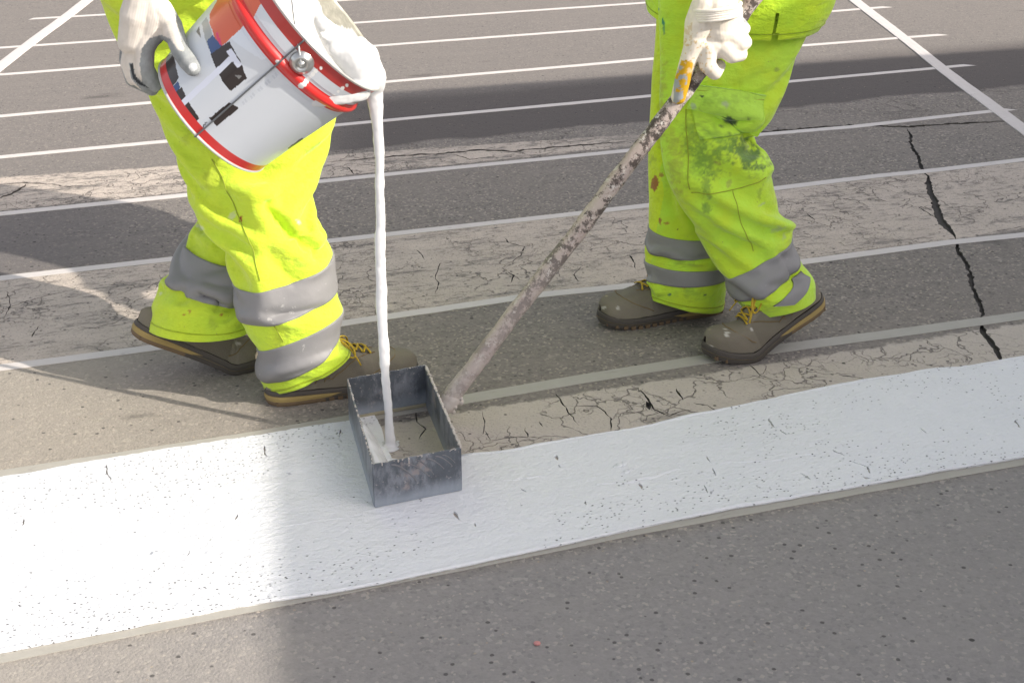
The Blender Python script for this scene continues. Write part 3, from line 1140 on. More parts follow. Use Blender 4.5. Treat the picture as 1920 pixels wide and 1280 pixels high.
# ------------------------------------------------------------------ bucket
rb = ray(505, 130); rb = rb / np.linalg.norm(rb)
r_im = np.array([1., 0, 0]); u_im = np.array([0, SP, CP])
r_p = r_im - rb * (r_im @ rb); r_p /= np.linalg.norm(r_p)
u_p = np.cross(r_p, rb); u_p /= np.linalg.norm(u_p)
TLT = R(18)
axb = math.cos(TLT) * (0.755 * r_p + 0.656 * u_p) - math.sin(TLT) * rb
axb /= np.linalg.norm(axb)
B0 = P(398, 218, 2.585)
BLEN, RB0, RB1 = 0.283, 0.131, 0.160
m_low = 0.656 * r_p - 0.752 * u_p            # across the bucket, towards the lower lip
m_low = m_low - axb * (m_low @ axb); m_low /= np.linalg.norm(m_low)
m_near = np.cross(m_low, axb)
if m_near[1] > 0:
    m_near = -m_near
B1 = B0 + axb * BLEN
bucket = thing('paint_bucket', 'tilted white tin bucket with red rims being poured by the worker in grey-palmed glove', 'bucket', B0)


def bpt(th, s, dr=0.0):
    r = RB0 + (RB1 - RB0) * s + dr
    return B0 + axb * (s * BLEN) + r * (math.cos(th) * m_near + math.sin(th) * m_low)


def bucket_hit(px, py, dr=0.0):
    d = ray(px, py)
    o = np.array([0, 0, CAMH])
    best = None
    for t in np.arange(2.0, 3.4, 0.002):
        q = o + d * t
        w = q - B0
        s = (w @ axb) / BLEN
        if -0.05 < s < 1.02:
            rad = np.linalg.norm(w - axb * (w @ axb))
            if rad <= RB0 + (RB1 - RB0) * s + dr:
                return q
    return None


nth, nsb = 760, 250
th = np.linspace(0, 2 * math.pi, nth, endpoint=False)
prof = []
for i in range(nsb + 1):
    s = i / nsb
    dr = 0.0
    if s < 0.022:
        dr = 0.0026 * math.sin(math.pi * s / 0.022)
    if 0.735 < s < 0.80:
        dr = 0.0068 * math.sin(math.pi * (s - 0.735) / 0.065) ** 0.8
    if 0.70 < s <= 0.735 or 0.80 <= s < 0.83:
        dr = -0.0008
    if s > 0.982:
        dr = 0.0032 * math.sin(math.pi * (s - 0.982) / 0.018 * 0.9)
    prof.append((s, dr))
S = np.array([p[0] for p in prof]); D = np.array([p[1] for p in prof])
rad = RB0 + (RB1 - RB0) * S + D
dent = 0.0010 * np.sin(3 * th)[None, :] * np.sin(S * 5)[:, None]
V = (B0 + axb * (S * BLEN)[:, None])[:, None, :] + ((rad[:, None] + dent) [..., None]) * (np.cos(th)[None, :, None] * m_near + np.sin(th)[None, :, None] * m_low)
pxy = proj(V)
front = (np.cos(th) > -0.35)[None, :] & np.ones_like(pxy[..., 0], bool)
col = np.zeros(V.shape)
col[:] = (0.60, 0.635, 0.685)
jx = 1.6 * fbm2(pxy[..., 0] / 7, pxy[..., 1] / 7, 3, 3)
jy = 1.6 * fbm2(pxy[..., 0] / 7, pxy[..., 1] / 7, 9, 3)
pj = pxy + np.stack([jx, jy], -1)


def dab(poly, c, rough=True):
    m = in_poly(pj if rough else pxy, poly) & front
    col[m] = c


BLK = (0.022, 0.014, 0.014)
BLU = (0.03, 0.07, 0.20)
dab([(365, 237), (392, 250), (560, 110), (545, 98)], (0.58, 0.62, 0.68))
dab([(392, 222), (430, 192), (448, 203), (408, 237)], BLK)
dab([(455, 40), (500, 75), (520, 105), (490, 112), (455, 90), (430, 70)], (0.66, 0.71, 0.78))
dab([(393, 27), (412, -8), (455, -70), (520, -60), (478, 30), (415, 88), (408, 85), (392, 43)], (0.62, 0.11, 0.045))
dab([(378, 45), (386, 32), (392, 45), (400, 72), (410, 92), (400, 104), (390, 90), (384, 70)], (0.33, 0.35, 0.35))
dab([(404, 62), (408, 60), (418, 88), (412, 90)], (0.62, 0.03, 0.12))
dab([(303, 122), (312, 106), (325, 98), (331, 128), (335, 146), (320, 168), (306, 142)], BLK)
dab([(318, 170), (333, 152), (338, 164), (327, 182)], BLU)
dab([(321, 180), (341, 163), (350, 183), (338, 200)], BLK)
dab([(338, 206), (353, 190), (374, 222), (361, 234)], BLK)
dab([(388, 78), (399, 66), (416, 88), (396, 104)], BLU)
dab([(395, 102), (414, 88), (430, 78), (443, 102), (450, 113), (463, 147), (433, 172), (420, 157), (406, 130)], BLK)
dab([(326, 202), (334, 210), (438, 114), (431, 105)], (0.66, 0.69, 0.80), False)
dab([(424, 97), (433, 91), (454, 122), (445, 128)], (0.66, 0.69, 0.80), False)
dab([(439, 140), (455, 143), (448, 149)], (0.20, 0.20, 0.20))
dab([(368, 60), (373, 50), (378, 72)], (0.10, 0.11, 0.11))
dab([(540, 278), (566, 258), (572, 266), (545, 288)], BLK)  # dark reflection on the tin, painted into the shell colour
dab([(528, 292), (545, 280), (545, 296), (520, 305)], (0.50, 0.03, 0.03))  # red reflection beside it, painted the same way
for (x, y) in [(378, 243), (383, 237), (386, 233)]:
    dab([(x - 2.4, y - 3), (x + 2.6, y - 4), (x + 2.8, y - 2.6), (x - 0.8, y - 1.5), (x - 0.6, y + 2.5), (x - 2, y + 3)], (0.05, 0.055, 0.07), False)
# ghost of small embossed lettering along the seam
for q in range(15):
    x = 448 + q * 4.7; y = 196 - q * 4.05
    dab([(x, y), (x + 3.0, y - 2.6), (x + 7.5, y + 3.2), (x + 4.5, y + 5.8)], (0.50, 0.54, 0.60) if q % 3 else (0.57, 0.61, 0.66), True)
RED = (0.60, 0.022, 0.020)
sj = S[:, None] + 0 * pxy[..., 0]
m = (sj > 0.022) & (sj < 0.082); col[m] = RED
m = (sj > 0.720) & (sj < 0.812); col[m] = RED
m = (sj > 0.900) & (sj < 0.980); col[m] = (0.42, 0.035, 0.03)
m = (sj >= 0.980) | (sj <= 0.022); col[m] = (0.52, 0.52, 0.50)
# the red print stops short near the pouring lip, bare tin below
wrap = (np.sin(th) > 0.93)[None, :] & (sj > 0.83)
col[wrap & (sj < 0.915)] = (0.20, 0.20, 0.19)
# dribbles of white paint
for (x, y, r) in [(570, 158, 5), (575, 152, 5), (580, 146, 4), (586, 140, 4), (592, 134, 4), (565, 161, 6), (626, 180, 3), (634, 172, 3), (642, 166, 4), (650, 160, 3), (520, 116, 4), (602, 128, 3)]:
    m = ((pj[..., 0] - x) ** 2 + (pj[..., 1] - y) ** 2 < r * r) & front
    col[m] = (0.80, 0.80, 0.79)
V = V.reshape(-1, 3); C = col.reshape(-1, 3)
F = [f[::-1] for f in grid_faces(nsb + 1, nth)]
n0 = len(V)
# bottom disc, recessed
ring = [bpt(a, 0.012, -0.004) for a in th]
V = np.concatenate([V, np.array(ring), [B0 + axb * 0.004]])
C = np.concatenate([C, np.tile((0.5, 0.5, 0.48), (nth + 1, 1))])
for j in range(nth):
    k2 = (j + 1) % nth
    F.append((j, k2, n0 + k2, n0 + j))
    F.append((n0 + j, n0 + k2, n0 + nth))
body = mesh_obj('bucket_shell', V, F, M['bucket'], bucket, cols=C)
# inner wall
si = np.linspace(0.02, 1.0, 120)
V = np.array([bpt(a, s, -0.0025 if s < 0.999 else 0.001) for s in si for a in th[::3]])
F = grid_faces(120, len(th[::3]))
M['inside'] = mat_simple('paint_wet_tin_inside', (0.50, 0.47, 0.40), 0.3, (0.62, 0.60, 0.55), 20, 0.001, 0.2)
pji = proj(V)
jit = fbm2(pji[:, 0] / 12, pji[:, 1] / 12, 31)[:, None] * 9
bare = in_poly(pji + jit, [(590, -60), (597, 5), (606, 26), (622, 44), (642, 50), (664, 57), (676, 78), (690, 92), (720, 80), (700, -60)])
ci = np.where(bare[:, None], np.array((0.46, 0.44, 0.37)) * (1 + jit / 40), np.array((0.80, 0.80, 0.79)))
mesh_obj('inner_wall', V, F, mat_attr('paint_coated_inside', 0.35, 0.0, [(30, 0.6, 0.006)]), bucket, cols=ci)

# welded side seam
sm = []
ths = math.atan2((0.0), 1.0) + R(3)
pts = [bpt(ths, s, 0.0012 + (0.0066 if 0.735 < s < 0.80 else 0)) for s in np.linspace(0.0, 0.985, 60)]
V, F = tube(pts, 0.0042, 8, flat=0.40)
mesh_obj('side_seam', V, F, mat_simple('seam_tin', (0.13, 0.14, 0.15), 0.35, (0.22, 0.23, 0.24), 40, 0.0, 0.6), bucket)
# ear and bail
ear_c = bucket_hit(566, 117)
w = ear_c - B0
s_e = (w @ axb) / BLEN
rdir = w - axb * (w @ axb); rdir /= np.linalg.norm(rdir)
tdir = np.cross(axb, rdir)
V = []
prof = [(0.0, 0.0), (0.021, 0.0), (0.0215, 0.002), (0.020, 0.004), (0.017, 0.006), (0.014, 0.0115), (0.010, 0.0125), (0.0085, 0.0100), (0.006, 0.0095), (0.0052, 0.013), (0.003, 0.0145), (0.0001, 0.015)]
n = 32
for (r, h) in prof:
    for k in range(n):
        a = 2 * math.pi * k / n
        V.append(ear_c + rdir * h + r * (math.cos(a) * axb + math.sin(a) * tdir))
mesh_obj('bail_ear', V, grid_faces(len(prof), n), M['tin'], bucket)
bail_top = P(500, -190, 2.50)
th_e = math.atan2(rdir @ m_low, rdir @ m_near)
ear2 = bpt(th_e + math.pi, s_e, 0.006)
e_a = ear_c + rdir * 0.013
pts = [e_a - (P(545, 0, 2.42) - e_a) * 0.02]
cen_b = (e_a + ear2) / 2
updir = (P(537, -60, 2.45) - e_a); updir /= np.linalg.norm(updir)
half = (e_a - ear2) / 2
hlen = np.linalg.norm(half)
for a in np.linspace(0, math.pi, 40):
    pts.append(cen_b + half * math.cos(a) + updir * hlen * 1.25 * math.sin(a) ** 0.75)
V, F = tube(pts, 0.0024, 10)
mesh_obj('bail', V, F, M['tin'], bucket)
bail_grip = cen_b + updir * hlen * 1.25

# paint in the bucket, over the lip and down into the box: one body of liquid
lipp = bpt(math.pi / 2, 1.0)
zlev = lipp[2] + 0.014
# paint inside follows the wall: horizontal slab cut by the cone
liq = []
c_in = B0 + axb * ((zlev - B0[2]) / axb[2])
if (c_in - B0) @ axb > BLEN * 0.97:
    c_in = B1 - axb * 0.01
    c_in[2] = zlev


def inside(q):
    w = q - B0
    s = (w @ axb) / BLEN
    rr_ = np.linalg.norm(w - axb * (w @ axb))
    return 0.02 < s < 1.012 and rr_ < RB0 + (RB1 - RB0) * s - 0.003


cand = None
for t in np.linspace(0.1, 0.95, 30):
    for v in np.linspace(-0.9, 0.95, 40):
        q = B0 + axb * (t * BLEN) + m_low * v * 0.14
        q = q.copy(); q[2] = zlev if abs(q[2] - zlev) < 0.01 else q[2]
        if abs(q[2] - zlev) < 1e-6 and inside(q):
            cand = q if cand is None else cand
            cand = q
ctr = cand
top_r, bot_r = [], []
cs = []
nA = 90
for k in range(nA):
    a = 2 * math.pi * k / nA
    dd = np.array([math.cos(a), math.sin(a), 0])
    t = 0
    while inside(ctr + dd * t) and t < 0.5:
        t += 0.0015
    cs.append(ctr + dd * t)
cs = np.array(cs)
cc = cs.mean(0)
slabV = np.concatenate([cs, cs - np.array([0, 0, 0.03]) + (cc - cs) * 0.12, [cc, cc - np.array([0, 0, 0.03])]])
slabF = [(k, (k + 1) % nA, 2 * nA) for k in range(nA)] + [((k + 1) % nA + nA, k + nA, 2 * nA + 1) for k in range(nA)] + \
        [(k + nA, (k + 1) % nA + nA, (k + 1) % nA, k) for k in range(nA)]
liq.append((slabV, slabF))
# thick tongue over the lip
bulk = [(slabV, slabF)]
liq = []
YL = lipp[1]
tg = [(600, 40, .016, .035), (616, 62, .024, .03), (632, 80, .030, .02), (650, 98, .034, .010), (668, 114, .036, .0), (686, 132, .037, -.004), (699, 146, .030, -.004), (705, 162, .020, 0)]
for (x, y, r, dy), (x2, y2, r2, dy2) in zip(tg, tg[1:]):
    bulk.append(capsule(P(x, y, YL + dy), P(x2, y2, YL + dy2), r * .9, r2 * .9))
for (x, y, r, dy) in [(668, 128, .026, -.008), (650, 112, .022, -.006), (628, 92, .016, -.008), (604, 66, .011, -.004), (690, 104, .024, .012), (676, 84, .018, .02)]:
    bulk.append(uvsphere(P(x, y, YL + dy), r * 0.92, 14, 10))
liq.append(remesh(bulk, 0.0035, 30))
st = [(700, 165, 12), (703, 182, 14), (705, 200, 11.5), (708, 240, 8.8), (711, 280, 8.2), (712, 330, 7.6), (713, 390, 7.6), (713, 440, 8.6), (714, 500, 8.9), (715, 560, 9.2), (718, 620, 8.8), (721, 680, 8.4), (725, 730, 7.6), (729, 780, 7.4), (731, 815, 7.8), (732, 834, 10)]
gland = G(732, 838)
sp_pts, sp_r = [], []
for i, (x, y, hw) in enumerate(st):
    f_ = min(1.0, max(0.0, (y - 165) / (838 - 165)))
    Y = YL + (gland[1] - YL) * f_ ** 1.4
    sp_pts.append(P(x, y, Y)); sp_r.append(hw * 0.00105)
sp_pts = np.array(sp_pts); sp_r = np.array(sp_r)
t_ = np.linspace(0, len(st) - 1, 170)
spf = np.stack([np.interp(t_, np.arange(len(st)), sp_pts[:, c]) for c in range(3)], 1)
srf = np.interp(t_, np.arange(len(st)), sp_r)
for _ in range(3):
    spf[1:-1] = (spf[:-2] + 2 * spf[1:-1] + spf[2:]) / 4
spf[:, 0] += 0.0006 * np.sin(t_ * 3.1) * (t_ > 4)
srf = srf * 1.13 * (1 + 0.04 * np.sin(t_ * 3.7) + 0.02 * np.sin(t_ * 11))
liq.append(tube(spf, srf, 18, flat=0.7))
for (x, y, r) in [(728, 838, .013), (738, 834, .011), (720, 832, .008), (733, 843, .011), (745, 828, .005), (741, 842, .007)]:
    liq.append(uvsphere(G(x, y), r, 12, 8, (1.2, 1.2, 0.55)))
V, F = remesh(liq, 0.0021, 4)
V = V + vnormals(V, F) * (vnoise(V, 60, 1.0) * 0.0008 + vnoise(V, 130, 9.0) * 0.0005 + vnoise(V, 24, 5.0) * 0.0009)[:, None]
V[:, 2] = np.maximum(V[:, 2], 0.0012)
po = mesh_obj('pouring_paint', V, F, M['liquid'], base=gland)
tag(po, 'thick white paint spilling over the bucket lip and falling as a stream into the spreader', 'paint')


# ------------------------------------------------------------------ cloth tubes
def cubic(tq, t, y):
    """Catmull-Rom through samples"""
    t = np.asarray(t, float); y = np.asarray(y, float)
    m = np.gradient(y, t, axis=0)
    i = np.clip(np.searchsorted(t, tq) - 1, 0, len(t) - 2)
    h = t[i + 1] - t[i]
    u = (tq - t[i]) / h
    sh = (slice(None),) + (None,) * (y.ndim - 1)
    u = u[sh]; h = h[sh]
    return (2 * u ** 3 - 3 * u ** 2 + 1) * y[i] + (u ** 3 - 2 * u ** 2 + u) * h * m[i] + (-2 * u ** 3 + 3 * u ** 2) * y[i + 1] + (u ** 3 - u ** 2) * h * m[i + 1]


class Tube:
    """Cloth sleeve round a limb: target shell from rings (left pixel, right pixel, distance, depth ratio), buckled by excess length."""

    def __init__(self, rings, nu=56, dv=0.011, exc=None, seed=1, up_u=4, iters=320, ka=0.0020, kb=0.085, world=False, folds=()):
        C, A, Bv = [], [], []
        for r in rings:
            if world:
                c, a, b = r
                C.append(np.array(c, float)); A.append(np.array(a, float)); Bv.append(np.array(b, float))
            else:
                (lx, ly), (rx, ry), Y, dep = r
                l = P(lx, ly, Y); q = P(rx, ry, Y)
                c = (l + q) / 2
                a = (q - l) / 2
                b = np.array([0, 1.0, 0])
                b = b - a * (b @ a) / (a @ a)
                b /= np.linalg.norm(b)
                C.append(c); A.append(a); Bv.append(b * np.linalg.norm(a) * dep)
        C, A, Bv = map(np.array, (C, A, Bv))
        t = np.concatenate([[0], np.cumsum(np.linalg.norm(np.diff(C, axis=0), axis=1))])
        self.t = t
        nv = int(t[-1] / dv) + 1
        tq = np.linspace(0, t[-1], nv)
        self.tq = tq
        cq, aq, bq = cubic(tq, t, C), cubic(tq, t, A), cubic(tq, t, Bv)
        th = np.linspace(0, 2 * math.pi, nu, endpoint=False)
        self.th = th
        ca, sa = np.cos(th), np.sin(th)
        T = cq[:, None, :] + ca[None, :, None] * aq[:, None, :] - sa[None, :, None] * bq[:, None, :]
        # th = 90 deg faces the camera side
        e = np.array([exc(v) if exc else 0.03 for v in tq / t[-1]])
        g_ = np.random.default_rng(seed)
        Nn = -(cq[:, None, :] - T)
        Nn /= np.linalg.norm(Nn, axis=2, keepdims=True)
        noise_ = g_.normal(0, 1, (nv, nu))
        for _ in range(4):
            noise_ = (noise_ + np.roll(noise_, 1, 1) + np.roll(noise_, -1, 1) + np.vstack([noise_[1:], noise_[-1:]]) + np.vstack([noise_[:1], noise_[:-1]])) / 5
        noise_ /= noise_.std()
        tt_, vv_ = np.meshgrid(th, tq)
        cth, sth = np.cos(tt_), np.sin(tt_)
        an_ = fbm2(cth * 1.1 + vv_ * 9 + 3, sth * 1.1 - vv_ * 14 + seed, seed, 3)      # long slanting creases
        an_ = an_ / an_.std()
        noise_ = 0.45 * noise_ + 0.9 * an_
        X = T + Nn * (noise_ * 0.0085)[..., None]
        for (px0, py0, px1, py1, w, amp) in folds:
            pj_ = proj(T)
            a0 = np.array([px0, py0], float); b0 = np.array([px1, py1], float)
            d0 = (b0 - a0); L0 = np.linalg.norm(d0); d0 /= L0
            rel = pj_ - a0
            s_ = (rel @ d0) / L0
            dist = rel[..., 0] * -d0[1] + rel[..., 1] * d0[0]
            env = np.exp(-(np.clip(np.abs(s_ - 0.5) - 0.38, 0, None) / 0.10) ** 2)
            facing = (sa > -0.1)[None, :]
            bmp = 1.25 * amp * np.exp(-(dist / w) ** 2) * env * facing
            X = X + Nn * bmp[..., None]
            T = T + Nn * (bmp * 0.8)[..., None]
        dv_r = np.linalg.norm(T[1:] - T[:-1], axis=2) * (1 + 0.5 * (e[1:] + e[:-1]))[:, None]
        du_r = np.linalg.norm(np.roll(T, -1, 1) - T, axis=2) * 1.012
        dg_r = np.sqrt(dv_r ** 2 + (0.5 * (du_r[1:] + du_r[:-1])) ** 2)
        for it in range(iters):
            acc = np.zeros_like(X)
            d = X[1:] - X[:-1]
            L = np.linalg.norm(d, axis=2)
            cfac = ((L - dv_r) / (L + 1e-9) * 0.5)[..., None] * d
            acc[:-1] += cfac; acc[1:] -= cfac
            d = np.roll(X, -1, 1) - X
            L = np.linalg.norm(d, axis=2)
            cfac = ((L - du_r) / (L + 1e-9) * 0.5)[..., None] * d
            acc += cfac; acc -= np.roll(cfac, 1, 1)
            for sh in (1, -1):
                Bx = np.roll(X, -sh, 1)
                d = Bx[1:] - X[:-1]
                L = np.linalg.norm(d, axis=2)
                cfac = ((L - dg_r) / (L + 1e-9) * 0.5)[..., None] * d * 0.5
                acc[:-1] += cfac
                tmp = np.zeros_like(X); tmp[1:] = cfac
                acc -= np.roll(tmp, sh, 1)
            X = X + acc * 0.42
            Dd = X - T
            lap = (np.roll(Dd, 1, 1) + np.roll(Dd, -1, 1)) / 2 - Dd
            lv = np.zeros_like(Dd)
            lv[1:-1] = (Dd[2:] + Dd[:-2]) / 2 - Dd[1:-1]
            Dd = Dd + kb * 0.5 * (lap + lv)
            Dd = Dd * (1 - ka)
            Dd[0] *= 0.5
            X = T + Dd
        # refine
        nvf = (nv - 1) * up_u + 1
        vq = np.linspace(0, nv - 1, nvf)
        X = cubic(vq, np.arange(nv), X)
        Xw = np.concatenate([X[:, -2:], X, X[:, :3]], 1).transpose(1, 0, 2)
        uq = np.arange(nu * up_u) / up_u
        X = cubic(uq + 2, np.arange(nu + 5), Xw).transpose(1, 0, 2)
        self.X = X
        self.nv, self.nu = X.shape[:2]
        self.ring_v = t / t[-1] * (self.nv - 1)      # grid row of every given ring
        a_ = np.roll(X, -1, 1) - np.roll(X, 1, 1)
        b_ = np.gradient(X, axis=0)
        N_ = np.cross(b_, a_)
        N_ /= np.linalg.norm(N_, axis=2, keepdims=True) + 1e-12
        cen_ = X.mean(1, keepdims=True)
        if ((X - cen_) * N_).sum() < 0:
            N_ = -N_
            self.flip = True
        else:
            self.flip = False
        self.N = N_

    def row(self, ringpos):
        return float(np.interp(ringpos, np.arange(len(self.ring_v)), self.ring_v))

    def at(self, v, u, off=0.0):
        v = np.clip(v, 0, self.nv - 1.001)
        u = np.mod(u, self.nu)
        i = np.floor(v).astype(int); j = np.floor(u).astype(int)
        fv = (v - i)[..., None]; fu = (u - j)[..., None]
        j1 = (j + 1) % self.nu
        def g_(A):
            return (A[i, j] * (1 - fu) + A[i, j1] * fu) * (1 - fv) + (A[i + 1, j] * (1 - fu) + A[i + 1, j1] * fu) * fv
        return g_(self.X) + g_(self.N) * off

    def nearest(self, px, py):
        pj_ = proj(self.X)
        d = (pj_[..., 0] - px) ** 2 + (pj_[..., 1] - py) ** 2
        view = self.X - np.array([0, 0, CAMH])
        back = (self.N * view).sum(2) > 0
        d = d + back * 1e6
        i, j = np.unravel_index(np.argmin(d), d.shape)
        return float(i), float(j)

    def mesh(self, hem=True, inner=0.03):
        X, N_ = self.X, self.N
        rows = [X]
        if hem:
            last = X[-1]; nn = N_[-1]
            ax = X[-1] - X[-9]
            ax /= np.linalg.norm(ax, axis=1, keepdims=True)
            rows.append((last + ax * 0.001 - nn * 0.0015)[None])
            rows.append((last - nn * 0.004)[None])
            rows.append((last - nn * 0.006 - ax * inner * 0.5)[None])
            rows.append((last - nn * 0.010 - ax * inner)[None])
        A = np.concatenate(rows, 0)
        F = grid_faces(A.shape[0], self.nu)
        if not self.flip:
            F = [f[::-1] for f in F]
        return A.reshape(-1, 3), F

    def band(self, top, bot, off=0.0034, n=11, dip=(0, 0)):
        """ribbon round the tube; top/bot = (ring position at left silhouette, at right silhouette)"""
        u = np.arange(self.nu)
        c = np.cos(2 * math.pi * u / self.nu)
        s = np.sin(2 * math.pi * u / self.nu)
        def vv(lr, dp):
            L, Rr = self.row(lr[0]), self.row(lr[1])
            return (L + Rr) / 2 + (Rr - L) / 2 * c + dp * s
        v0, v1 = vv(top, dip[0]), vv(bot, dip[1])
        rows = [self.at(v0, u.astype(float), -0.001)]
        for k in range(n):
            q = k / (n - 1)
            rows.append(self.at(v0 * (1 - q) + v1 * q, u.astype(float), off))
        rows.append(self.at(v1, u.astype(float), -0.001))
        A = np.array(rows)
        F = grid_faces(A.shape[0], self.nu)
        if not self.flip:
            F = [f[::-1] for f in F]
        return A.reshape(-1, 3), F

    def line(self, pix, r=0.0013, off=0.0008, n=50):
        ij = np.array([self.nearest(*p) for p in pix])
        t = np.arange(len(ij)); tq = np.linspace(0, len(ij) - 1, n)
        v = np.interp(tq, t, ij[:, 0]); u = np.interp(tq, t, ij[:, 1])
        return tube(self.at(v, u, off), r, 6)

    def patch(self, c4, off=0.004, nu=24, nv=16, thick=0.004, puff=0.0, roundc=0.0):
        """raised cloth piece; c4 = four pixels: top-left, top-right, bottom-right, bottom-left"""
        q = np.array([self.nearest(*p) for p in c4])
        a = np.linspace(0, 1, nu)[None, :]; b = np.linspace(0, 1, nv)[:, None]
        w = [(1 - a) * (1 - b), a * (1 - b), a * b, (1 - a) * b]
        v = sum(w[k] * q[k, 0] for k in range(4)); u = sum(w[k] * q[k, 1] for k in range(4))
        pf = puff * (np.sin(math.pi * a) * np.sin(math.pi * b)) ** 0.6
        Tt = self.at(v, u, 0) + 0
        Nn = self.at(v, u, 1.0) - self.at(v, u, 0)
        top = Tt + Nn * (off + pf)[..., None]
        low = Tt - Nn * 0.001
        V = np.concatenate([top.reshape(-1, 3), low.reshape(-1, 3)])
        F = grid_faces(nv, nu, wrap=False)
        k = nu * nv
        def wall(seq):
            return [(x, y, y + k, x + k) for x, y in zip(seq, seq[1:])]
        edge = list(range(nu)) + [i * nu + nu - 1 for i in range(1, nv)] + [(nv - 1) * nu + j for j in range(nu - 2, -1, -1)] + [i * nu for i in range(nv - 2, -1, -1)]
        F += wall(edge)
        return V, F


LIME_A = np.array((0.60, 0.75, 0.045))
LIME_B = np.array((0.58, 0.82, 0.045))
LIME_C = np.array((0.50, 0.78, 0.060))


def paint_cols(V, base, stains, alt=None, seed=0, gradient=None):
    pj_ = proj(V)
    n = fbm2(pj_[:, 0] / 40, pj_[:, 1] / 40, seed, 4)
    col = np.tile(base, (len(V), 1)).astype(float)
    if alt is not None:
        w = np.clip(0.5 + n * 1.2, 0, 1)[:, None]
        col = col * (1 - w) + alt * w
    rough = fbm2(pj_[:, 0] / 9 + 5, pj_[:, 1] / 9, seed + 11, 4)
    rough2 = fbm2(pj_[:, 0] / 3 + 5, pj_[:, 1] / 3, seed + 17, 3)
    for (x, y, rx, ry, ang, c, st, soft) in stains:
        a = R(ang)
        dx = (pj_[:, 0] - x) * math.cos(a) + (pj_[:, 1] - y) * math.sin(a)
        dy = -(pj_[:, 0] - x) * math.sin(a) + (pj_[:, 1] - y) * math.cos(a)
        q = np.sqrt((dx / rx) ** 2 + (dy / ry) ** 2) + rough * 0.65 * (0.4 + soft) + rough2 * 0.5
        m_ = np.clip((1 - q) / max(soft, 0.05), 0, 1)
        m_ = (m_ * m_ * (3 - 2 * m_) * st)[:, None]
        col = col * (1 - m_) + np.array(c) * m_
    return col


def person_root(label, loc):
    return thing('person', label, 'person', loc, None)


def add_part(name, VF, mat, parent, cols=None, smooth=True):
    return mesh_obj(name, VF[0], VF[1], mat, parent, smooth=smooth, cols=cols)


# ================================================================== worker with the bucket
w1 = person_root('worker in yellow hi-vis trousers stepping forward while tilting a paint bucket', (-0.45, 2.80, 0))


def exA(v):
    return 0.05 + 0.08 * math.exp(-((v - 0.55) / 0.07) ** 2) + 0.13 * max(0, (v - 0.84) / 0.16)


legA = Tube([((130, -190), (560, -215), 2.97, 0.55), ((165, -60), (600, -80), 2.96, 0.55), ((222, 60), (632, 40), 2.93, 0.45),
             ((258, 125), (640, 118), 2.90, 0.42), ((291, 185), (632, 205), 2.88, 0.45), ((325, 270), (614, 262), 2.86, 0.5),
             ((347, 340), (589, 330), 2.83, 0.60), ((377, 400), (587, 392), 2.80, 0.72), ((412, 448), (601, 440), 2.775, 0.80), ((430, 500), (619, 482), 2.76, 0.80),
             ((440, 535), (625, 520), 2.75, 0.80), ((452, 575), (631, 560), 2.74, 0.80), ((466, 610), (641, 583), 2.735, 0.8), ((484, 655), (636, 618), 2.73, 0.8),
             ((482, 690), (641, 645), 2.73, 0.72), ((495, 722), (655, 658), 2.73, 0.66)],
            exc=exA, seed=4, folds=[(478, 340, 500, 600, 26, 0.020), (420, 340, 445, 560, 18, -0.006), (610, 230, 600, 420, 20, 0.006), (478, 372, 608, 462, 17, 0.014), (488, 388, 610, 494, 11, -0.022), (490, 425, 600, 520, 18, 0.010), (420, 345, 500, 400, 18, 0.008),
                                    (455, 590, 560, 612, 9, 0.009), (500, 600, 620, 580, 9, -0.007), (500, 480, 560, 540, 10, -0.005), (490, 700, 640, 660, 8, 0.008), (500, 715, 600, 705, 6, -0.006),
                                    (560, 300, 500, 350, 14, 0.005), (430, 470, 440, 540, 10, 0.004)])


def exB(v):
    return 0.035 + 0.16 * max(0, (v - 0.78) / 0.2)


legB = Tube([((230, -190), (590, -200), 3.10, 0.5), ((290, -20), (600, -20), 3.10, 0.5), ((320, 150), (598, 150), 3.08, 0.6), ((345, 280), (590, 270), 3.05, 0.7),
             ((372, 370), (575, 370), 3.02, 0.8), ((384, 400), (562, 412), 2.97, 0.8), ((352, 448), (540, 462), 2.94, 0.8), ((325, 508), (512, 528), 2.90, 0.8), ((298, 556), (490, 572), 2.865, 0.8),
             ((270, 600), (476, 596), 2.845, 0.80)],
            exc=exB, seed=9, folds=[(300, 535, 350, 545, 8, 0.009), (340, 545, 345, 580, 9, -0.008), (375, 550, 440, 565, 7, 0.012), (365, 560, 420, 578, 7, -0.014), (300, 575, 420, 590, 9, 0.006), (355, 440, 400, 470, 9, 0.007), (280, 560, 300, 590, 10, 0.005)])
vA, fA = legA.mesh(); vB, fB = legB.mesh()
V, F = merge([(vA, fA), (vB, fB)])
DG = (0.16, 0.20, 0.05)
WHT = (0.72, 0.72, 0.70)
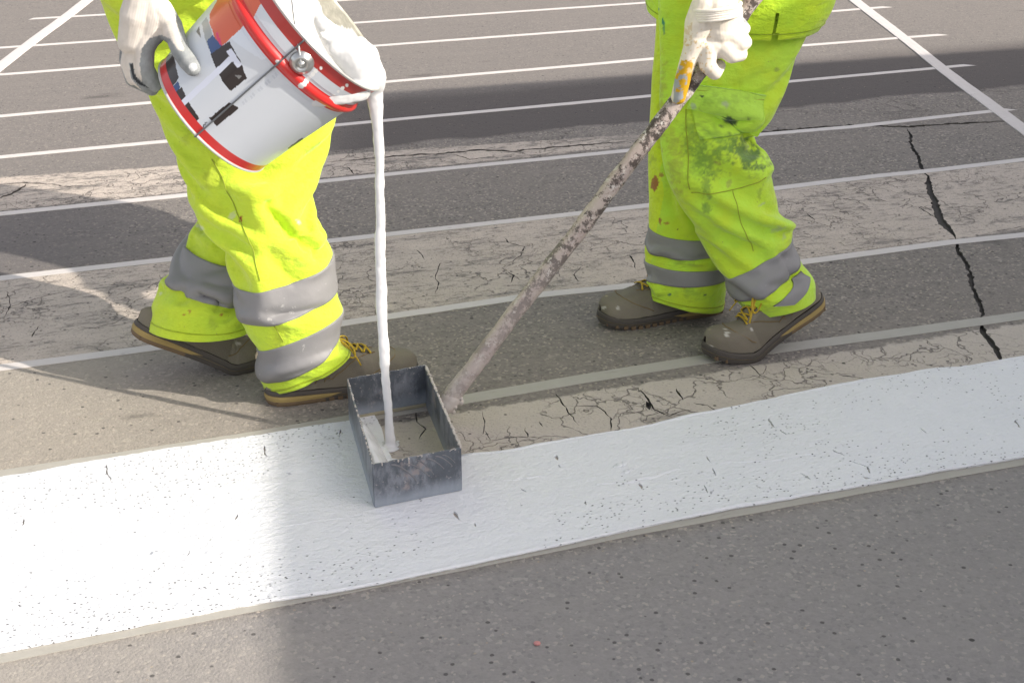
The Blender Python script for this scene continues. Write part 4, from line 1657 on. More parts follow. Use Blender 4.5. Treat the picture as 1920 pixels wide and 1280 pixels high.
stA = [(452, 412, 3.5, 7, 10, (0.35, 0.05, 0.03), 1, .2), (435, 405, 6, 8, 20, (0.62, 0.62, 0.5), .5, .5), (400, 330, 22, 40, 30, DG, .25, .8), (560, 490, 30, 12, 20, DG, .35, .9), (520, 470, 28, 16, 0, DG, .25, .9),
       (560, 415, 7, 5, 40, WHT, .5, .5), (640, 640, 10, 16, 0, (0.3, 0.2, 0.05), .6, .6), (560, 700, 40, 10, 0, DG, .3, .9), (530, 640, 20, 20, 0, DG, .3, .9), (345, 590, 3, 3, 0, (.35, .05, .03), .8, .3), (415, 590, 3, 3, 0, (.35, .05, .03), .9, .3),
       (400, 605, 14, 14, 0, DG, .35, .8), (355, 583, 2, 5, 0, (.4, .08, .05), .8, .3), (300, 550, 5, 5, 0, WHT, .4, .6), (465, 485, 12, 20, 0, DG, .3, .9), (375, 425, 10, 5, 30, WHT, .5, .6), (520, 330, 14, 14, 0, DG, .2, .9), (350, 260, 12, 30, 20, DG, .2, .9)]
cols = paint_cols(V, LIME_A, stA, np.array((0.55, 0.74, 0.05)), 3)
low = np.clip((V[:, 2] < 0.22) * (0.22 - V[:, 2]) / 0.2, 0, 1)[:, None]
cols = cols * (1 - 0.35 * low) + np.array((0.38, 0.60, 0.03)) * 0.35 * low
trou1 = add_part('trousers', (V, F), M['cloth'], w1, cols)
for tb, top, bot_, dip in [(legA, (9.55, 9.05), (11.25, 10.65), (6, 6)), (legA, (12.75, 12.05), (13.85, 13.1), (2, 10)), (legB, (4.75, 5.3), (5.25, 5.7), (0, 0)), (legB, (6.15, 6.2), (7.1, 7.3), (6, 10))]:
    V, F = tb.band(top, bot_, dip=dip, off=0.0034 if tb is legA else 0.0065, n=20)
    add_part('reflective_band', (V, F), M['band'], trou1)
add_part('seam', legA.line([(398, 298), (420, 345), (445, 400), (465, 445), (480, 490), (487, 528)], 0.0012), M['seam'], trou1)
add_part('seam', legA.line([(505, 592), (520, 620), (532, 640)], 0.0012), M['seam'], trou1)
V, F = legA.band((14.75, 14.75), (14.85, 14.85), off=0.0014, n=3, dip=(0, 0))
add_part('hem_seam', (V, F), M['cloth'], trou1, cols=np.tile((0.36, 0.46, 0.02), (len(V), 1)))
V, F = legB.band((8.72, 8.72), (8.76, 8.76), off=0.0012, n=3, dip=(0, 0))
add_part('hem_seam', (V, F), M['cloth'], trou1, cols=np.tile((0.36, 0.46, 0.02), (len(V), 1)))


# ------------------------------------------------------------------ shoes
def make_shoe(parent, ball, yaw, pitch, L=0.33, side=1, toe_lift=0.0, seed=0, lace_px=None):
    """ball: ground point under the ball of the foot; yaw: pointing direction; pitch: heel raise"""
    xs = np.array([0, .025, .07, .15, .28, .40, .52, .62, .72, .82, .90, .955, .985, 1.0])
    wd = np.array([.004, .020, .031, .036, .037, .038, .042, .048, .0505, .049, .043, .032, .020, .004])
    ht = np.array([.034, .042, .046, .050, .062, .080, .084, .074, .063, .056, .050, .041, .031, .020])
    sk = np.array([0, 0, 0, 0, 0, .001, .003, .005, .006, .004, .001, -.002, -.004, -.005]) * side * -1
    th0 = np.array([.030, .031, .031, .031, .029, .026, .025, .024, .024, .024, .024, .025, .026, .027])
    n = 72
    xq = np.concatenate([np.linspace(0, .07, 8)[:-1], np.linspace(.07, .9, 48)[:-1], np.linspace(.9, 1, 12)])
    I = lambda a: np.interp(xq, xs, a)
    w, h, k, so = I(wd), I(ht), I(sk), I(th0)
    for _ in range(2):
        h[1:-1] = (h[:-2] + 2 * h[1:-1] + h[2:]) / 4
        w[1:-1] = (w[:-2] + 2 * w[1:-1] + w[2:]) / 4
    spring = np.where(xq > .72, (xq - .72) ** 2 * 0.20, 0)

    bx = 0.70

    def place(x, y, z):
        # flex: the part behind the ball is raised, a soft hinge
        x = np.asarray(x, float); y = np.asarray(y, float); z = np.asarray(z, float)
        X = (x - bx) * L
        ang = pitch * np.clip((0.06 - (x - bx)) / 0.14, 0, 1)
        Xr = X * np.cos(ang) + z * np.sin(ang) * np.where(X < 0, 1, 1)
        Zr = z * np.cos(ang) - X * np.sin(ang)
        cy, sy = math.cos(yaw), math.sin(yaw)
        return np.stack([ball[0] + Xr * cy - y * sy, ball[1] + Xr * sy + y * cy, Zr + 0.0005], -1)
    # upper
    n_r = 44
    al = np.linspace(0, math.pi, n_r)
    rows = []
    for i in range(len(xq)):
        cx, sx = np.cos(al), np.sin(al)
        prof_y = np.sign(cx) * np.abs(cx) ** 0.72
        prof_z = sx ** 0.80
        tap = 1 - (0.40 * prof_z if xq[i] < 0.6 else 0.40 * prof_z * max(0, (0.85 - xq[i]) / 0.25))
        yy = k[i] + w[i] * prof_y * tap
        zz = so[i] - 0.004 + spring[i] + h[i] * prof_z
        rows.append(place(np.full(n_r, xq[i]), yy, zz))
    A = np.array(rows)
    V = A.reshape(-1, 3)
    F = [f for f in grid_faces(len(xq), n_r, wrap=False)]
    nzz = vnoise(V, 26, seed + 1.0) * 0.0026 + vnoise(V, 70, seed + 5.0) * 0.0009 - 0.0016 * np.exp(-((np.repeat(xq, n_r) - 0.70) / 0.012) ** 2) - 0.0013 * np.exp(-((np.repeat(xq, n_r) - 0.655 - 0.02 * np.cos(np.tile(al, len(xq)))) / 0.010) ** 2)
    N_ = vnormals(V, F)
    sgn = 1 if ((V - V.mean(0)) * N_).sum() > 0 else -1
    if sgn < 0:
        F = [f[::-1] for f in F]; N_ = -N_
    V = V + N_ * nzz[:, None]
    base = np.array((0.165, 0.145, 0.112))
    cc_ = np.tile(base, (len(V), 1))
    xx = np.repeat(xq, n_r); zz = np.tile(np.sin(al), len(xq))
    dust = np.clip(vnoise(V, 14, seed + 3.0) * 0.9 + 0.45, 0, 1)
    cc_ = cc_ * (1 - 0.5 * dust[:, None]) + np.array((0.27, 0.245, 0.19)) * 0.5 * dust[:, None]
    dk = ((xx > .30) & (xx < .62) & (zz < .75))
    cc_[dk] *= 0.82
    spt = vnoise(V, 95, seed + 9.0)
    cc_[spt > 0.66] = (0.36, 0.31, 0.2)
    cc_[(vnoise(V, 45, seed + 19.0) > 0.52) & (xx > .6)] = (0.46, 0.44, 0.40)
    upper = add_part('shoe', (V, F), M['shoe'], parent, cc_)

    def wall_band(z0, z1, grow0, grow1, name, colf, closed=False):
        rows = []
        ang2 = np.linspace(0, 2 * math.pi, 120, endpoint=False)
        # outline of the sole
        xo = np.concatenate([xq, xq[::-1]])
        yo = np.concatenate([k + w, (k - w)[::-1]])
        seg = np.concatenate([[0], np.cumsum(np.hypot(np.diff(xo * L), np.diff(yo)))])
        q = np.linspace(0, seg[-1], 150, endpoint=False)
        ox = np.interp(q, seg, xo); oy = np.interp(q, seg, yo)
        cxm = 0.5; cym = np.interp(ox, xq, k)
        prof_ = []
        for j, tt in enumerate(np.linspace(0, 1, 7)):
            gr = grow0 + (grow1 - grow0) * tt + 0.0012 * math.sin(math.pi * tt)
            zz_ = np.interp(ox, xq, z0 + spring) + (np.interp(ox, xq, z1) - np.interp(ox, xq, z0)) * tt
            dx = (ox - 0.5); dy = oy - cym
            nx = np.where(ox > .93, 1, np.where(ox < .05, -1, 0)) * 1.0
            ny = np.sign(dy) * np.clip(np.abs(dy) / 0.02, 0, 1)
            ln = np.sqrt(nx ** 2 + ny ** 2) + 1e-6
            prof_.append(place(ox + nx / ln * gr / L, oy + ny / ln * gr, zz_))
        A = np.array(prof_)
        V = A.reshape(-1, 3)
        F = grid_faces(7, 150)
        c = np.array([colf(ox[j % 150], i) for i in range(7) for j in range(150)])
        # closing caps
        bt = len(V)
        cb = A[0].mean(0)
        half_ = 75
        for i in (0, 6):
            for j in range(74):
                a_, b_, c_, d_ = i * 150 + j, i * 150 + j + 1, i * 150 + 149 - j - 1, i * 150 + 149 - j
                F.append((a_, b_, c_, d_) if i == 0 else (d_, c_, b_, a_))
        return add_part(name, (V, F), M['sole'], upper, c)
    OCH = np.array((0.34, 0.25, 0.095)); DRK = np.array((0.055, 0.048, 0.042)); BRN = np.array((0.16, 0.11, 0.065))
    z0 = np.zeros_like(xq)
    wall_band(z0 + 0.0, z0 + 0.010, 0.001, 0.0026, 'outsole', lambda x, i: BRN if x < .35 else DRK * 1.3)
    wall_band(z0 + 0.010, so - 0.010 + 0.002, 0.0032, 0.0036, 'midsole', lambda x, i: OCH if x < .42 + 0.04 * (i - 3) / 3 else (OCH * .35 + DRK * .65 if i in (2,) else DRK * 1.25))
    wall_band(so - 0.008, so + 0.002, 0.0030, 0.0012, 'rand', lambda x, i: DRK * 1.5)
    # tread lugs
    lugs = []
    for q in np.linspace(0.06, 0.96, 17):
        for s_ in (-1, 1):
            ww = np.interp(q, xq, w)
            b_ = place(np.array([q - .016, q + .016, q + .016, q - .016] * 2), np.array([ww * .45 * s_, ww * .45 * s_, (ww + .0022) * s_, (ww + .0022) * s_] * 2), np.array([-.002] * 4 + [.006] * 4) + np.interp(q, xq, spring) + .0025)
            lugs.append((b_, [(0, 1, 2, 3), (7, 6, 5, 4), (0, 4, 5, 1), (1, 5, 6, 2), (2, 6, 7, 3), (3, 7, 4, 0)]))
    V, F = merge(lugs)
    add_part('tread', (V, F), M['sole'], upper, np.tile(BRN * 0.9, (len(V), 1)), smooth=False)['kind'] = 'stuff'

    def surf(x, a, off=0.0):
        """point on the upper: x along the shoe, a 0..1 from the +y side over the top"""
        x = np.asarray(x, float); a = np.asarray(a, float)
        W = np.interp(x, xq, w); H = np.interp(x, xq, h); K = np.interp(x, xq, k); S_ = np.interp(x, xq, so) + np.interp(x, xq, spring)
        cx, sx = np.cos(a * math.pi), np.sin(a * math.pi)
        pz = np.maximum(sx, 0) ** 0.80
        tap = 1 - np.where(x < 0.6, 0.40 * pz, 0.40 * pz * np.clip((0.85 - x) / 0.25, 0, 1))
        return place(x, K + (W + off) * np.sign(cx) * np.abs(cx) ** 0.72 * tap, S_ - 0.004 + (H + off) * pz)
    # stitched panel lines both sides
    for s_ in (0, 1):
        f_ = (lambda a: a) if s_ == 0 else (lambda a: 1 - np.asarray(a))
        for (xa, xb, aa, ab) in [([.30, .36, .44, .50], 0, [.06, .18, .28, .36], 0), ([.36, .42, .50, .56], 0, [.06, .18, .28, .36], 0), ([.42, .50, .58, .66, .72], 0, [.08, .14, .24, .36, .44], 0), ([.12, .2, .3, .42], 0, [.20, .16, .12, .07], 0), ([.62, .70, .78, .84, .86], 0, [.05, .12, .22, .36, .5], 0)]:
            t0 = np.linspace(0, 1, len(xa)); tq_ = np.linspace(0, 1, 20)
            V, F = tube(surf(np.interp(tq_, t0, xa), f_(np.interp(tq_, t0, aa)), 0.0004), 0.0009, 5)
            add_part('stitching', (V, F), M['stitch'], upper)
    # tongue edge / lace panel
    V, F = merge([tube(surf(np.linspace(.42, .68, 14), np.linspace(.36, .40, 14), 0.001), 0.0022, 6), tube(surf(np.linspace(.42, .68, 14), np.linspace(.64, .60, 14), 0.001), 0.0022, 6),
                  tube(surf(np.full(10, .685), np.linspace(.40, .60, 10), 0.001), 0.0022, 6)])
    add_part('eyelet_edge', (V, F), M['sole'], upper, np.tile((0.10, 0.085, 0.06), (len(V), 1)))
    lc = []
    for i, q in enumerate(np.linspace(.44, .64, 5)):
        a0, a1 = (.36, .64) if i % 2 else (.64, .36)
        lc.append(tube(surf(np.linspace(q, q + .045, 12), np.linspace(a0, a1, 12), 0.004), 0.0024, 7, flat=0.7))
        lc.append(tube(surf(np.linspace(q, q + .045, 12), np.linspace(a1, a0, 12), 0.0055), 0.0024, 7, flat=0.7))
    # bow: two loops and two ends
    kn = surf(np.array([.45]), np.array([.5]), 0.012)[0]
    fw = np.array([math.cos(yaw), math.sin(yaw), 0]); sd = np.array([-math.sin(yaw), math.cos(yaw), 0])
    for s_, ln_, dr in ((1, .046, .2), (-1, .050, -.1)):
        lp = []
        for t in np.linspace(0, 2 * math.pi, 26):
            lp.append(kn + sd * s_ * ln_ * (1 - math.cos(t)) / 2 * 0.8 + fw * (0.013 * math.sin(t) + 0.035 * (1 - math.cos(t)) / 2) + up * (0.006 + 0.004 * math.sin(t) - 0.030 * ((1 - math.cos(t)) / 2) ** 2))
        lc.append(tube(lp, 0.0026, 7, flat=0.6))
        en = [kn + sd * s_ * 0.045 * t * 0.9 + fw * (0.05 * t) + up * (0.004 - 0.050 * t ** 1.6 + 0.012 * math.sin(3 * t)) for t in np.linspace(0, 1, 14)]
        lc.append(tube(en, 0.0024, 7, flat=0.6))
    lc.append(uvsphere(kn + up * 0.002, 0.0065, 10, 8))
    V, F = merge(lc)
    add_part('lace', (V, F), M['lace'], upper)
    return upper


yA = R(20)
heelA = np.array([-0.520, 2.700])
dirA = np.array([math.cos(yA), math.sin(yA)])
make_shoe(w1, heelA + dirA * 0.33 * 0.70, yA, R(0), side=-1, seed=1)
make_shoe(w1, np.array([-0.630, 2.885]), R(16), R(27), side=1, seed=4)


# ------------------------------------------------------------------ bodies under the clothes, jackets, heads
def limb_tube(pts, rs, dep=0.9, exc=0.05, seed=0, fl=()):
    rings = []
    pts = [np.array(p, float) for p in pts]
    for i, (p, r) in enumerate(zip(pts, rs)):
        d = pts[min(i + 1, len(pts) - 1)] - pts[max(i - 1, 0)]
        d, s, t = frame_of(d, (0, 1, 0))
        # s: sideways in picture, t towards +Y
        rings.append((p, s * r, t * r * dep))
    return Tube(rings, nu=40, dv=0.016, exc=lambda v: exc, seed=seed, up_u=3, iters=160, world=True)


def build_upper(root, hip_c, sho_c, head_c, hand_near, hand_far, elbow_near, elbow_far, face, jcol, seed, head_tilt=0.0, half_w=0.20, sleeve_stop=(0.93, 0.93)):
    """hip_c, sho_c: centre of hips / between shoulders; face: unit horizontal vector the person faces"""
    face = np.array(face, float); face /= np.linalg.norm(face)
    side = np.array([face[1], -face[0], 0.])        # right-hand side of the person
    hip_c, sho_c, head_c = map(np.array, (hip_c, sho_c, head_c))
    sn = sho_c + side * half_w * (1 if (side[1] < 0) else -1)
    sf = sho_c - (sn - sho_c)
    hn = hip_c + (sn - sho_c) * 0.5
    hf = hip_c - (sn - sho_c) * 0.5
    parts = []
    parts += chain([hip_c, (hip_c + sho_c) / 2, sho_c - np.array([0, 0, .06])], [.12, .12, .13])
    parts += chain([hn, hip_c, hf], [.09, .1, .09])
    parts += chain([sn * .85 + sho_c * .15, sho_c, sf * .85 + sho_c * .15], [.065, .08, .065])
    neck = sho_c + np.array([0, 0, .05])
    parts += chain([sho_c, neck + (head_c - neck) * .4, head_c - np.array([0, 0, .04])], [.07, .058, .055])
    for s_, e_, h_ in ((sn, elbow_near, hand_near), (sf, elbow_far, hand_far)):
        parts += chain([s_, np.array(e_), np.array(e_) + (np.array(h_) - np.array(e_)) * 0.97], [.052, .040, .029])
    # head
    parts.append(uvsphere(head_c + np.array([0, 0, .035]), 0.088, 20, 14, (1.12, .88, 1.10), [face, side, up]))
    parts.append(uvsphere(head_c + face * .028 - up * .045, 0.060, 16, 12, (1.0, .86, 1.05), [face, side, up]))
    parts.append(capsule(head_c + face * .098 + up * .012, head_c + face * .112 - up * .016, .008, .013))
    for s_ in (-1, 1):
        parts.append(uvsphere(head_c + side * s_ * .079 + up * .002 - face * .005, .024, 10, 8, (.8, .35, 1.2), [face, side, up]))
    parts.append(capsule(head_c + face * .080 - up * .046 - side * .018, head_c + face * .080 - up * .046 + side * .018, .009, .009))
    # legs, thin inside the trousers
    return parts, sn, sf, face, side


def finish_upper(root, parts, sn, sf, face, side, head_c, hip_c, sho_c, ankles, knees, hips, jcol, arms, seed, jacket_rings):
    for a, k_, h_ in zip(ankles, knees, hips):
        parts = parts + chain([np.array(h_), np.array(k_), np.array(a)], [.055, .042, .030])
    V, F = remesh(parts, 0.009, 5)
    bodyo = add_part('body', (V, F), M['skin'], root)
    hair = [uvsphere(head_c + up * .055 - face * .012, 0.090, 20, 14, (1.12, .92, 1.0), [face, side, up])]
    HV, HF = remesh(hair, 0.006, 2)
    HV = HV + vnoise(HV, 60, 3.0)[:, None] * 0.003
    add_part('hair', (HV, HF), M['hair'], bodyo)
    eyes = [uvsphere(head_c + face * .088 + side * s_ * .030 + up * .016, .011, 10, 8) for s_ in (-1, 1)]
    for e in eyes:
        add_part('eye', e, M['pane'], bodyo)
    # jacket
    T = Tube(jacket_rings, nu=56, dv=0.016, exc=lambda v: 0.03, seed=seed, up_u=3, iters=150, world=not isinstance(jacket_rings[0][0], tuple))
    return bodyo, T


# worker 1 upper body (above the frame, leaning over the bucket)
hip1 = np.array([-0.62, 3.02, 0.88])
sho1 = np.array([-0.42, 2.98, 1.36])
head1 = np.array([-0.26, 2.95, 1.58])
wrist1 = P(268, -55, 2.60)
gripfar = bail_grip
parts, sn, sf, fc, sd_ = build_upper(w1, hip1, sho1, head1, wrist1, gripfar + np.array([-.03, .02, .05]), [-0.66, 2.70, 1.08], [-0.20, 3.05, 1.05], (math.cos(R(12)), math.sin(R(12)), 0), None, 5)
ank = [P(565, 705, 2.74), P(380, 590, 2.86)]
kne = [P(500, 400, 2.81), P(470, 400, 3.03)]
hps = [np.array([-.60, 2.93, .84]), np.array([-.60, 3.10, .84])]


def ring_w(c, a, b):
    return (np.array(c, float), np.array(a, float), np.array(b, float))


fwd = fc
jr = [ring_w(sho1 + up * .09, fwd * .055, -sd_ * .060), ring_w(sho1 + up * .05, fwd * .10, -sd_ * .15), ring_w(sho1 - up * .02, fwd * .135, -sd_ * .215), ring_w(sho1 * .75 + hip1 * .25, fwd * .15, -sd_ * .21),
      ring_w(sho1 * .4 + hip1 * .6, fwd * .155, -sd_ * .20), ring_w(hip1 + up * .06, fwd * .165, -sd_ * .20), ring_w(hip1 - up * .02, fwd * .175, -sd_ * .21)]
body1, Tj = finish_upper(w1, parts, sn, sf, fc, sd_, head1, hip1, sho1, ank, kne, hps, None, None, 6, jr)
V, F = Tj.mesh()
sl1 = limb_tube([sn, [-0.66, 2.70, 1.08], wrist1 * .35 + np.array([-0.66, 2.70, 1.08]) * .65, wrist1 * .92 + np.array([-0.66, 2.70, 1.08]) * .08], [.085, .068, .062, .056], seed=3)
sl2 = limb_tube([sf, [-0.20, 3.05, 1.05], gripfar * .85 + np.array([-0.20, 3.05, 1.05]) * .15 + np.array([0, 0, .03])], [.085, .068, .055], seed=5)
VF = merge([(V, F), sl1.mesh(), sl2.mesh()])
add_part('jacket', VF, M['cloth'], w1, paint_cols(VF[0], LIME_A, [], LIME_B, 5))
V, F = Tj.band((4.1, 4.1), (4.6, 4.6)); add_part('reflective_band', (V, F), M['band'], w1)

# ------------------------------------------------------------------ gloves
CREAM = np.array((0.76, 0.71, 0.63)); GREY = np.array((0.33, 0.35, 0.355))


def glove_hand(chains, voxel=0.0022, smooth=4):
    parts = []
    for pts, rs in chains:
        parts += chain([np.array(p) for p in pts], rs)
    return remesh(parts, voxel, smooth)


# right hand of worker 1 on the bottom rim
yb = bucket_hit(345, 110)[1]
tb1 = bucket_hit(338, 95, 0.012); tb2 = bucket_hit(352, 116, 0.011); tb3 = bucket_hit(361, 128, 0.009)
YH = 2.575
q = lambda x, y, dy=0.0: P(x, y, YH + dy)
ch = [
    ([q(268, -60, .0), q(270, -10, 0)], [.030, .030]),                                      # wrist
    ([q(270, -10), q(260, 30), q(252, 75)], [.031, .034, .026]),                            # back of the hand, little-finger side
    ([q(282, -5), q(292, 30), q(285, 62, -.002)], [.028, .030, .024]),                      # back of the hand, thumb side
    ([q(252, 30), q(243, 80, .008)], [.026, .022]),
    ([q(300, 20, -.004), q(322, 48, -.01), tb1, tb2, tb3], [.024, .0195, .0165, .0165, .0145]),      # thumb
    ([q(285, 60, -.004), q(272, 92, -.012), q(272, 128, -.014), q(290, 158, -.002)], [.021, .0175, .0165, .0145]),   # index, curling under the rim
    ([q(266, 72, .008), q(254, 112, .004), q(258, 145, .006), q(284, 166, .020)], [.020, .0175, .0160, .0140]),
    ([q(252, 76, .024), q(242, 118, .024), q(250, 148, .028), q(280, 164, .044)], [.019, .0165, .0155, .0135]),
    ([q(244, 72, .040), q(238, 112, .044), q(250, 138, .050), q(276, 152, .062)], [.017, .0145, .0135, .0120]),
    ([q(298, 48, -.004), q(308, 62, -.010), q(325, 72, -.014)], [.018, .012, .014]),        # web of the thumb
]
V, F = glove_hand(ch)
pj_ = proj(V)
N_ = vnormals(V, F)
coat = in_poly(pj_, [(264, 170), (266, 150), (262, 120), (266, 90), (280, 72), (302, 66), (322, 74), (338, 96), (345, 96), (340, 80), (330, 40), (325, 10), (340, 20), (385, 150), (300, 190)])
coat |= in_poly(pj_, [(242, 118), (250, 118), (254, 142), (285, 172), (262, 166), (246, 148)])
coat |= (V[:, 1] > YH + 0.016) & (pj_[:, 1] > 80)
coat &= ~in_poly(pj_, [(305, 40), (326, 52), (346, 92), (334, 94), (318, 72)])
nn_ = fbm2(pj_[:, 0] / 14, pj_[:, 1] / 14, 4)
C = np.where(coat[:, None], GREY * 0.85 * (1 + 0.35 * nn_[:, None]), np.array((0.68, 0.63, 0.57)) * (1 + 0.12 * nn_[:, None]))
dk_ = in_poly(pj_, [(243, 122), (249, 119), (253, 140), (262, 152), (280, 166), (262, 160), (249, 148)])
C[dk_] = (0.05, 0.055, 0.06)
wt_ = (((pj_[:, 0] - 362) ** 2 + (pj_[:, 1] - 126) ** 2) < 60) & coat
C[wt_] = (0.5, 0.52, 0.53)
add_part('glove', (V, F), M['glove'], w1, C)
# other hand on the bail, above the frame
gf = gripfar
cw = [([gf + np.array([-.03, .02, .07]), gf + np.array([0, 0, .035])], [.028, .032])]
for i in range(4):
    o_ = np.array([-.03 + .02 * i, -.01 * i + .01, 0])
    cw.append(([gf + o_ + np.array([0, .0, .03]), gf + o_ + np.array([0, -.022, .012]), gf + o_ + np.array([0, -.018, -.012]), gf + o_ + np.array([0, .004, -.016])], [.014, .0125, .012, .011]))
cw.append(([gf + np.array([.03, .02, .03]), gf + np.array([.045, .012, .0]), gf + np.array([.03, -.012, -.012])], [.015, .013, .012]))
V, F = glove_hand(cw, 0.003)
add_part('glove', (V, F), M['glove'], w1, np.tile(CREAM, (len(V), 1)))

# ================================================================== worker with the pole
w2 = person_root('worker in stained lime trousers with one heel raised, pulling the pole', (0.55, 3.05, 0))


def exC(v):
    return 0.05 + 0.08 * math.exp(-((v - 0.52) / 0.07) ** 2) + 0.10 * max(0, (v - 0.80) / 0.20)


legC = Tube([((1245, -220), (1600, -200), 3.10, 0.55), ((1240, -90), (1572, -80), 3.09, 0.55), ((1238, 0), (1536, 0), 3.07, 0.5), ((1238, 70), (1508, 65), 3.06, 0.45), ((1238, 140), (1478, 140), 3.05, 0.48),
             ((1236, 205), (1447, 210), 3.04, 0.55), ((1236, 258), (1417, 260), 3.03, 0.65), ((1245, 318), (1440, 318), 3.02, 0.66), ((1265, 363), (1454, 368), 3.02, 0.7), ((1291, 405), (1466, 400), 3.02, 0.75),
             ((1314, 443), (1488, 436), 3.03, 0.78), ((1341, 490), (1490, 470), 3.02, 0.82), ((1357, 518), (1506, 500), 3.015, 0.85), ((1370, 543), (1526, 526), 3.01, 0.88), ((1398, 572), (1532, 552), 3.005, 0.88)],
            exc=exC, seed=12, folds=[(1330, 225, 1425, 262, 12, -0.016), (1320, 195, 1420, 225, 16, 0.010), (1410, 290, 1440, 330, 14, 0.010), (1290, 240, 1440, 350, 22, 0.008), (1440, 415, 1490, 430, 9, 0.012), (1380, 470, 1485, 440, 16, -0.006),
                                     (1400, 545, 1500, 500, 9, 0.008), (1420, 565, 1510, 520, 8, -0.008), (1265, 230, 1330, 420, 14, -0.006), (1470, 480, 1500, 540, 8, -0.008)])
legD = Tube([((1225, -220), (1480, -220), 3.24, 0.6), ((1226, -90), (1430, -90), 3.24, 0.6), ((1232, 20), (1400, 20), 3.23, 0.6), ((1230, 100), (1385, 100), 3.22, 0.65), ((1220, 200), (1375, 200), 3.20, 0.7),
             ((1216, 300), (1368, 300), 3.19, 0.75), ((1218, 400), (1364, 400), 3.18, 0.8), ((1214, 450), (1362, 450), 3.17, 0.8), ((1213, 490), (1362, 490), 3.16, 0.8), ((1219, 520), (1360, 515), 3.15, 0.8), ((1214, 546), (1357, 566), 3.15, 0.75)],
            exc=lambda v: 0.035 + 0.14 * max(0, (v - 0.76) / 0.22), seed=15, folds=[(1215, 470, 1340, 500, 7, 0.010), (1220, 480, 1330, 490, 6, -0.008), (1220, 520, 1240, 550, 7, 0.009), (1240, 300, 1300, 440, 12, 0.006), (1250, 200, 1260, 400, 10, -0.006)])
V, F = merge([legC.mesh(), legD.mesh()])
GRN = (0.11, 0.20, 0.055); GRN2 = (0.20, 0.36, 0.05); RST = (0.36, 0.14, 0.05)
st2 = [(1395, 285, 62, 30, 38, (0.10, 0.17, 0.05), .85, .9), (1330, 300, 44, 34, 30, (0.17, 0.28, 0.05), .7, .9), (1300, 250, 26, 60, 0, (0.24, 0.32, 0.05), .5, .9), (1400, 290, 50, 24, 38, GRN, .75, .9), (1350, 260, 60, 26, 35, GRN2, .65, .9), (1310, 280, 22, 60, 0, GRN2, .5, .9), (1325, 350, 13, 34, 0, GRN, .55, .6), (1325, 388, 13, 14, 0, GRN, .55, .6), (1305, 300, 60, 60, 0, GRN2, .35, .9),
       (1360, 190, 60, 22, 5, GRN2, .45, .9), (1370, 228, 16, 6, 20, (0.03, .06, .04), .9, .3), (1366, 224, 6, 8, 0, (0.03, .06, .04), .9, .3), (1350, 236, 10, 2, 10, (0.03, .06, .04), .8, .3), (1405, 224, 2.5, 2.5, 0, (.03, .05, .04), .9, .3), (1317, 181, 3, 3, 0, (.03, .06, .04), .9, .3),
       (1360, 196, 11, 6, 0, (.40, .42, .36), .6, .5), (1300, 200, 8, 8, 0, (.35, .42, .36), .6, .5), (1228, 345, 8, 15, 10, RST, .95, .2), (1240, 328, 5, 4, 30, RST, .7, .4), (1237, 415, 3, 8, -10, RST, .9, .3), (1250, 419, 7, 3, 0, RST, .8, .4), (1270, 430, 1.5, 1.5, 0, (.02, .02, .02), 1, .2),
       (1460, 430, 14, 8, -20, (.40, .48, .30), .6, .6), (1470, 445, 6, 14, 10, (.42, .48, .32), .5, .6), (1425, 365, 7, 14, 0, GRN, .35, .7), (1430, 382, 10, 3, -25, (.42, .48, .38), .5, .5), (1243, 40, 3, 8, 0, (.02, .25, .16), .95, .3), (1245, 55, 2, 12, 0, (.02, .25, .16), .7, .3), (1232, 18, 4, 4, 0, (.02, .25, .16), .9, .3),
       (1457, 130, 7, 5, -20, (.20, .26, .08), .6, .5), (1240, 200, 10, 120, 2, (0.34, 0.36, 0.06), .5, .9), (1265, 300, 18, 90, -8, (0.38, 0.38, 0.07), .45, .9), (1225, 300, 14, 16, 0, GRN, .3, .8), (1280, 490, 30, 8, 0, GRN, .4, .9), (1300, 550, 40, 16, 10, GRN2, .4, .9), (1282, 537, 4, 4, 0, (.4, .3, .05), .8, .3),
       (1255, 552, 5, 3, 0, (.03, .14, .12), .8, .4), (1322, 553, 2.5, 2.5, 0, (.03, .08, .06), .9, .3), (1345, 305, 10, 5, 20, (.28, .17, .08), .4, .6), (1365, 345, 6, 8, 0, (.3, .2, .14), .35, .5), (1490, 560, 12, 10, 0, GRN2, .4, .8)]
dV = np.where(V[:, 1] > 3.135, 1, 0)[:, None]
cols = paint_cols(V, LIME_C, st2, np.array((0.53, 0.72, 0.040)), 8)
far_y = paint_cols(V, np.array((0.64, 0.82, 0.03)), [s for s in st2 if s[0] < 1300 or s[1] > 480], LIME_A, 9)
cols = cols * (1 - dV) + far_y * dV
trou2 = add_part('trousers', (V, F), M['cloth'], w2, cols)
for tb, top, bot_, dip in [(legC, (11.55, 10.55), (12.95, 11.6), (0, 4)), (legD, (6.45, 6.55), (7.25, 7.2), (4, 4)), (legD, (7.95, 8.0), (8.95, 8.95), (0, 0))]:
    V, F = tb.band(top, bot_, dip=dip)
    add_part('reflective_band', (V, F), M['band'], trou2)
V, F = legC.patch([(1500, 508), (1518, 522), (1488, 570), (1450, 572)], off=0.003, nu=16, nv=24)
add_part('reflective_band', (V, F), M['band'], trou2)
lc = lambda V, c: paint_cols(V, np.array(c), st2, None, 8)
pv = legC.patch([(1296, 200), (1428, 205), (1418, 256), (1312, 262)], off=0.004, puff=0.006)
add_part('cargo_pocket', pv, M['cloth'], trou2, lc(pv[0], LIME_C))
pv = legC.patch([(1304, 158), (1434, 178), (1424, 226), (1288, 204)], off=0.009, puff=0.003, nu=40, nv=24)
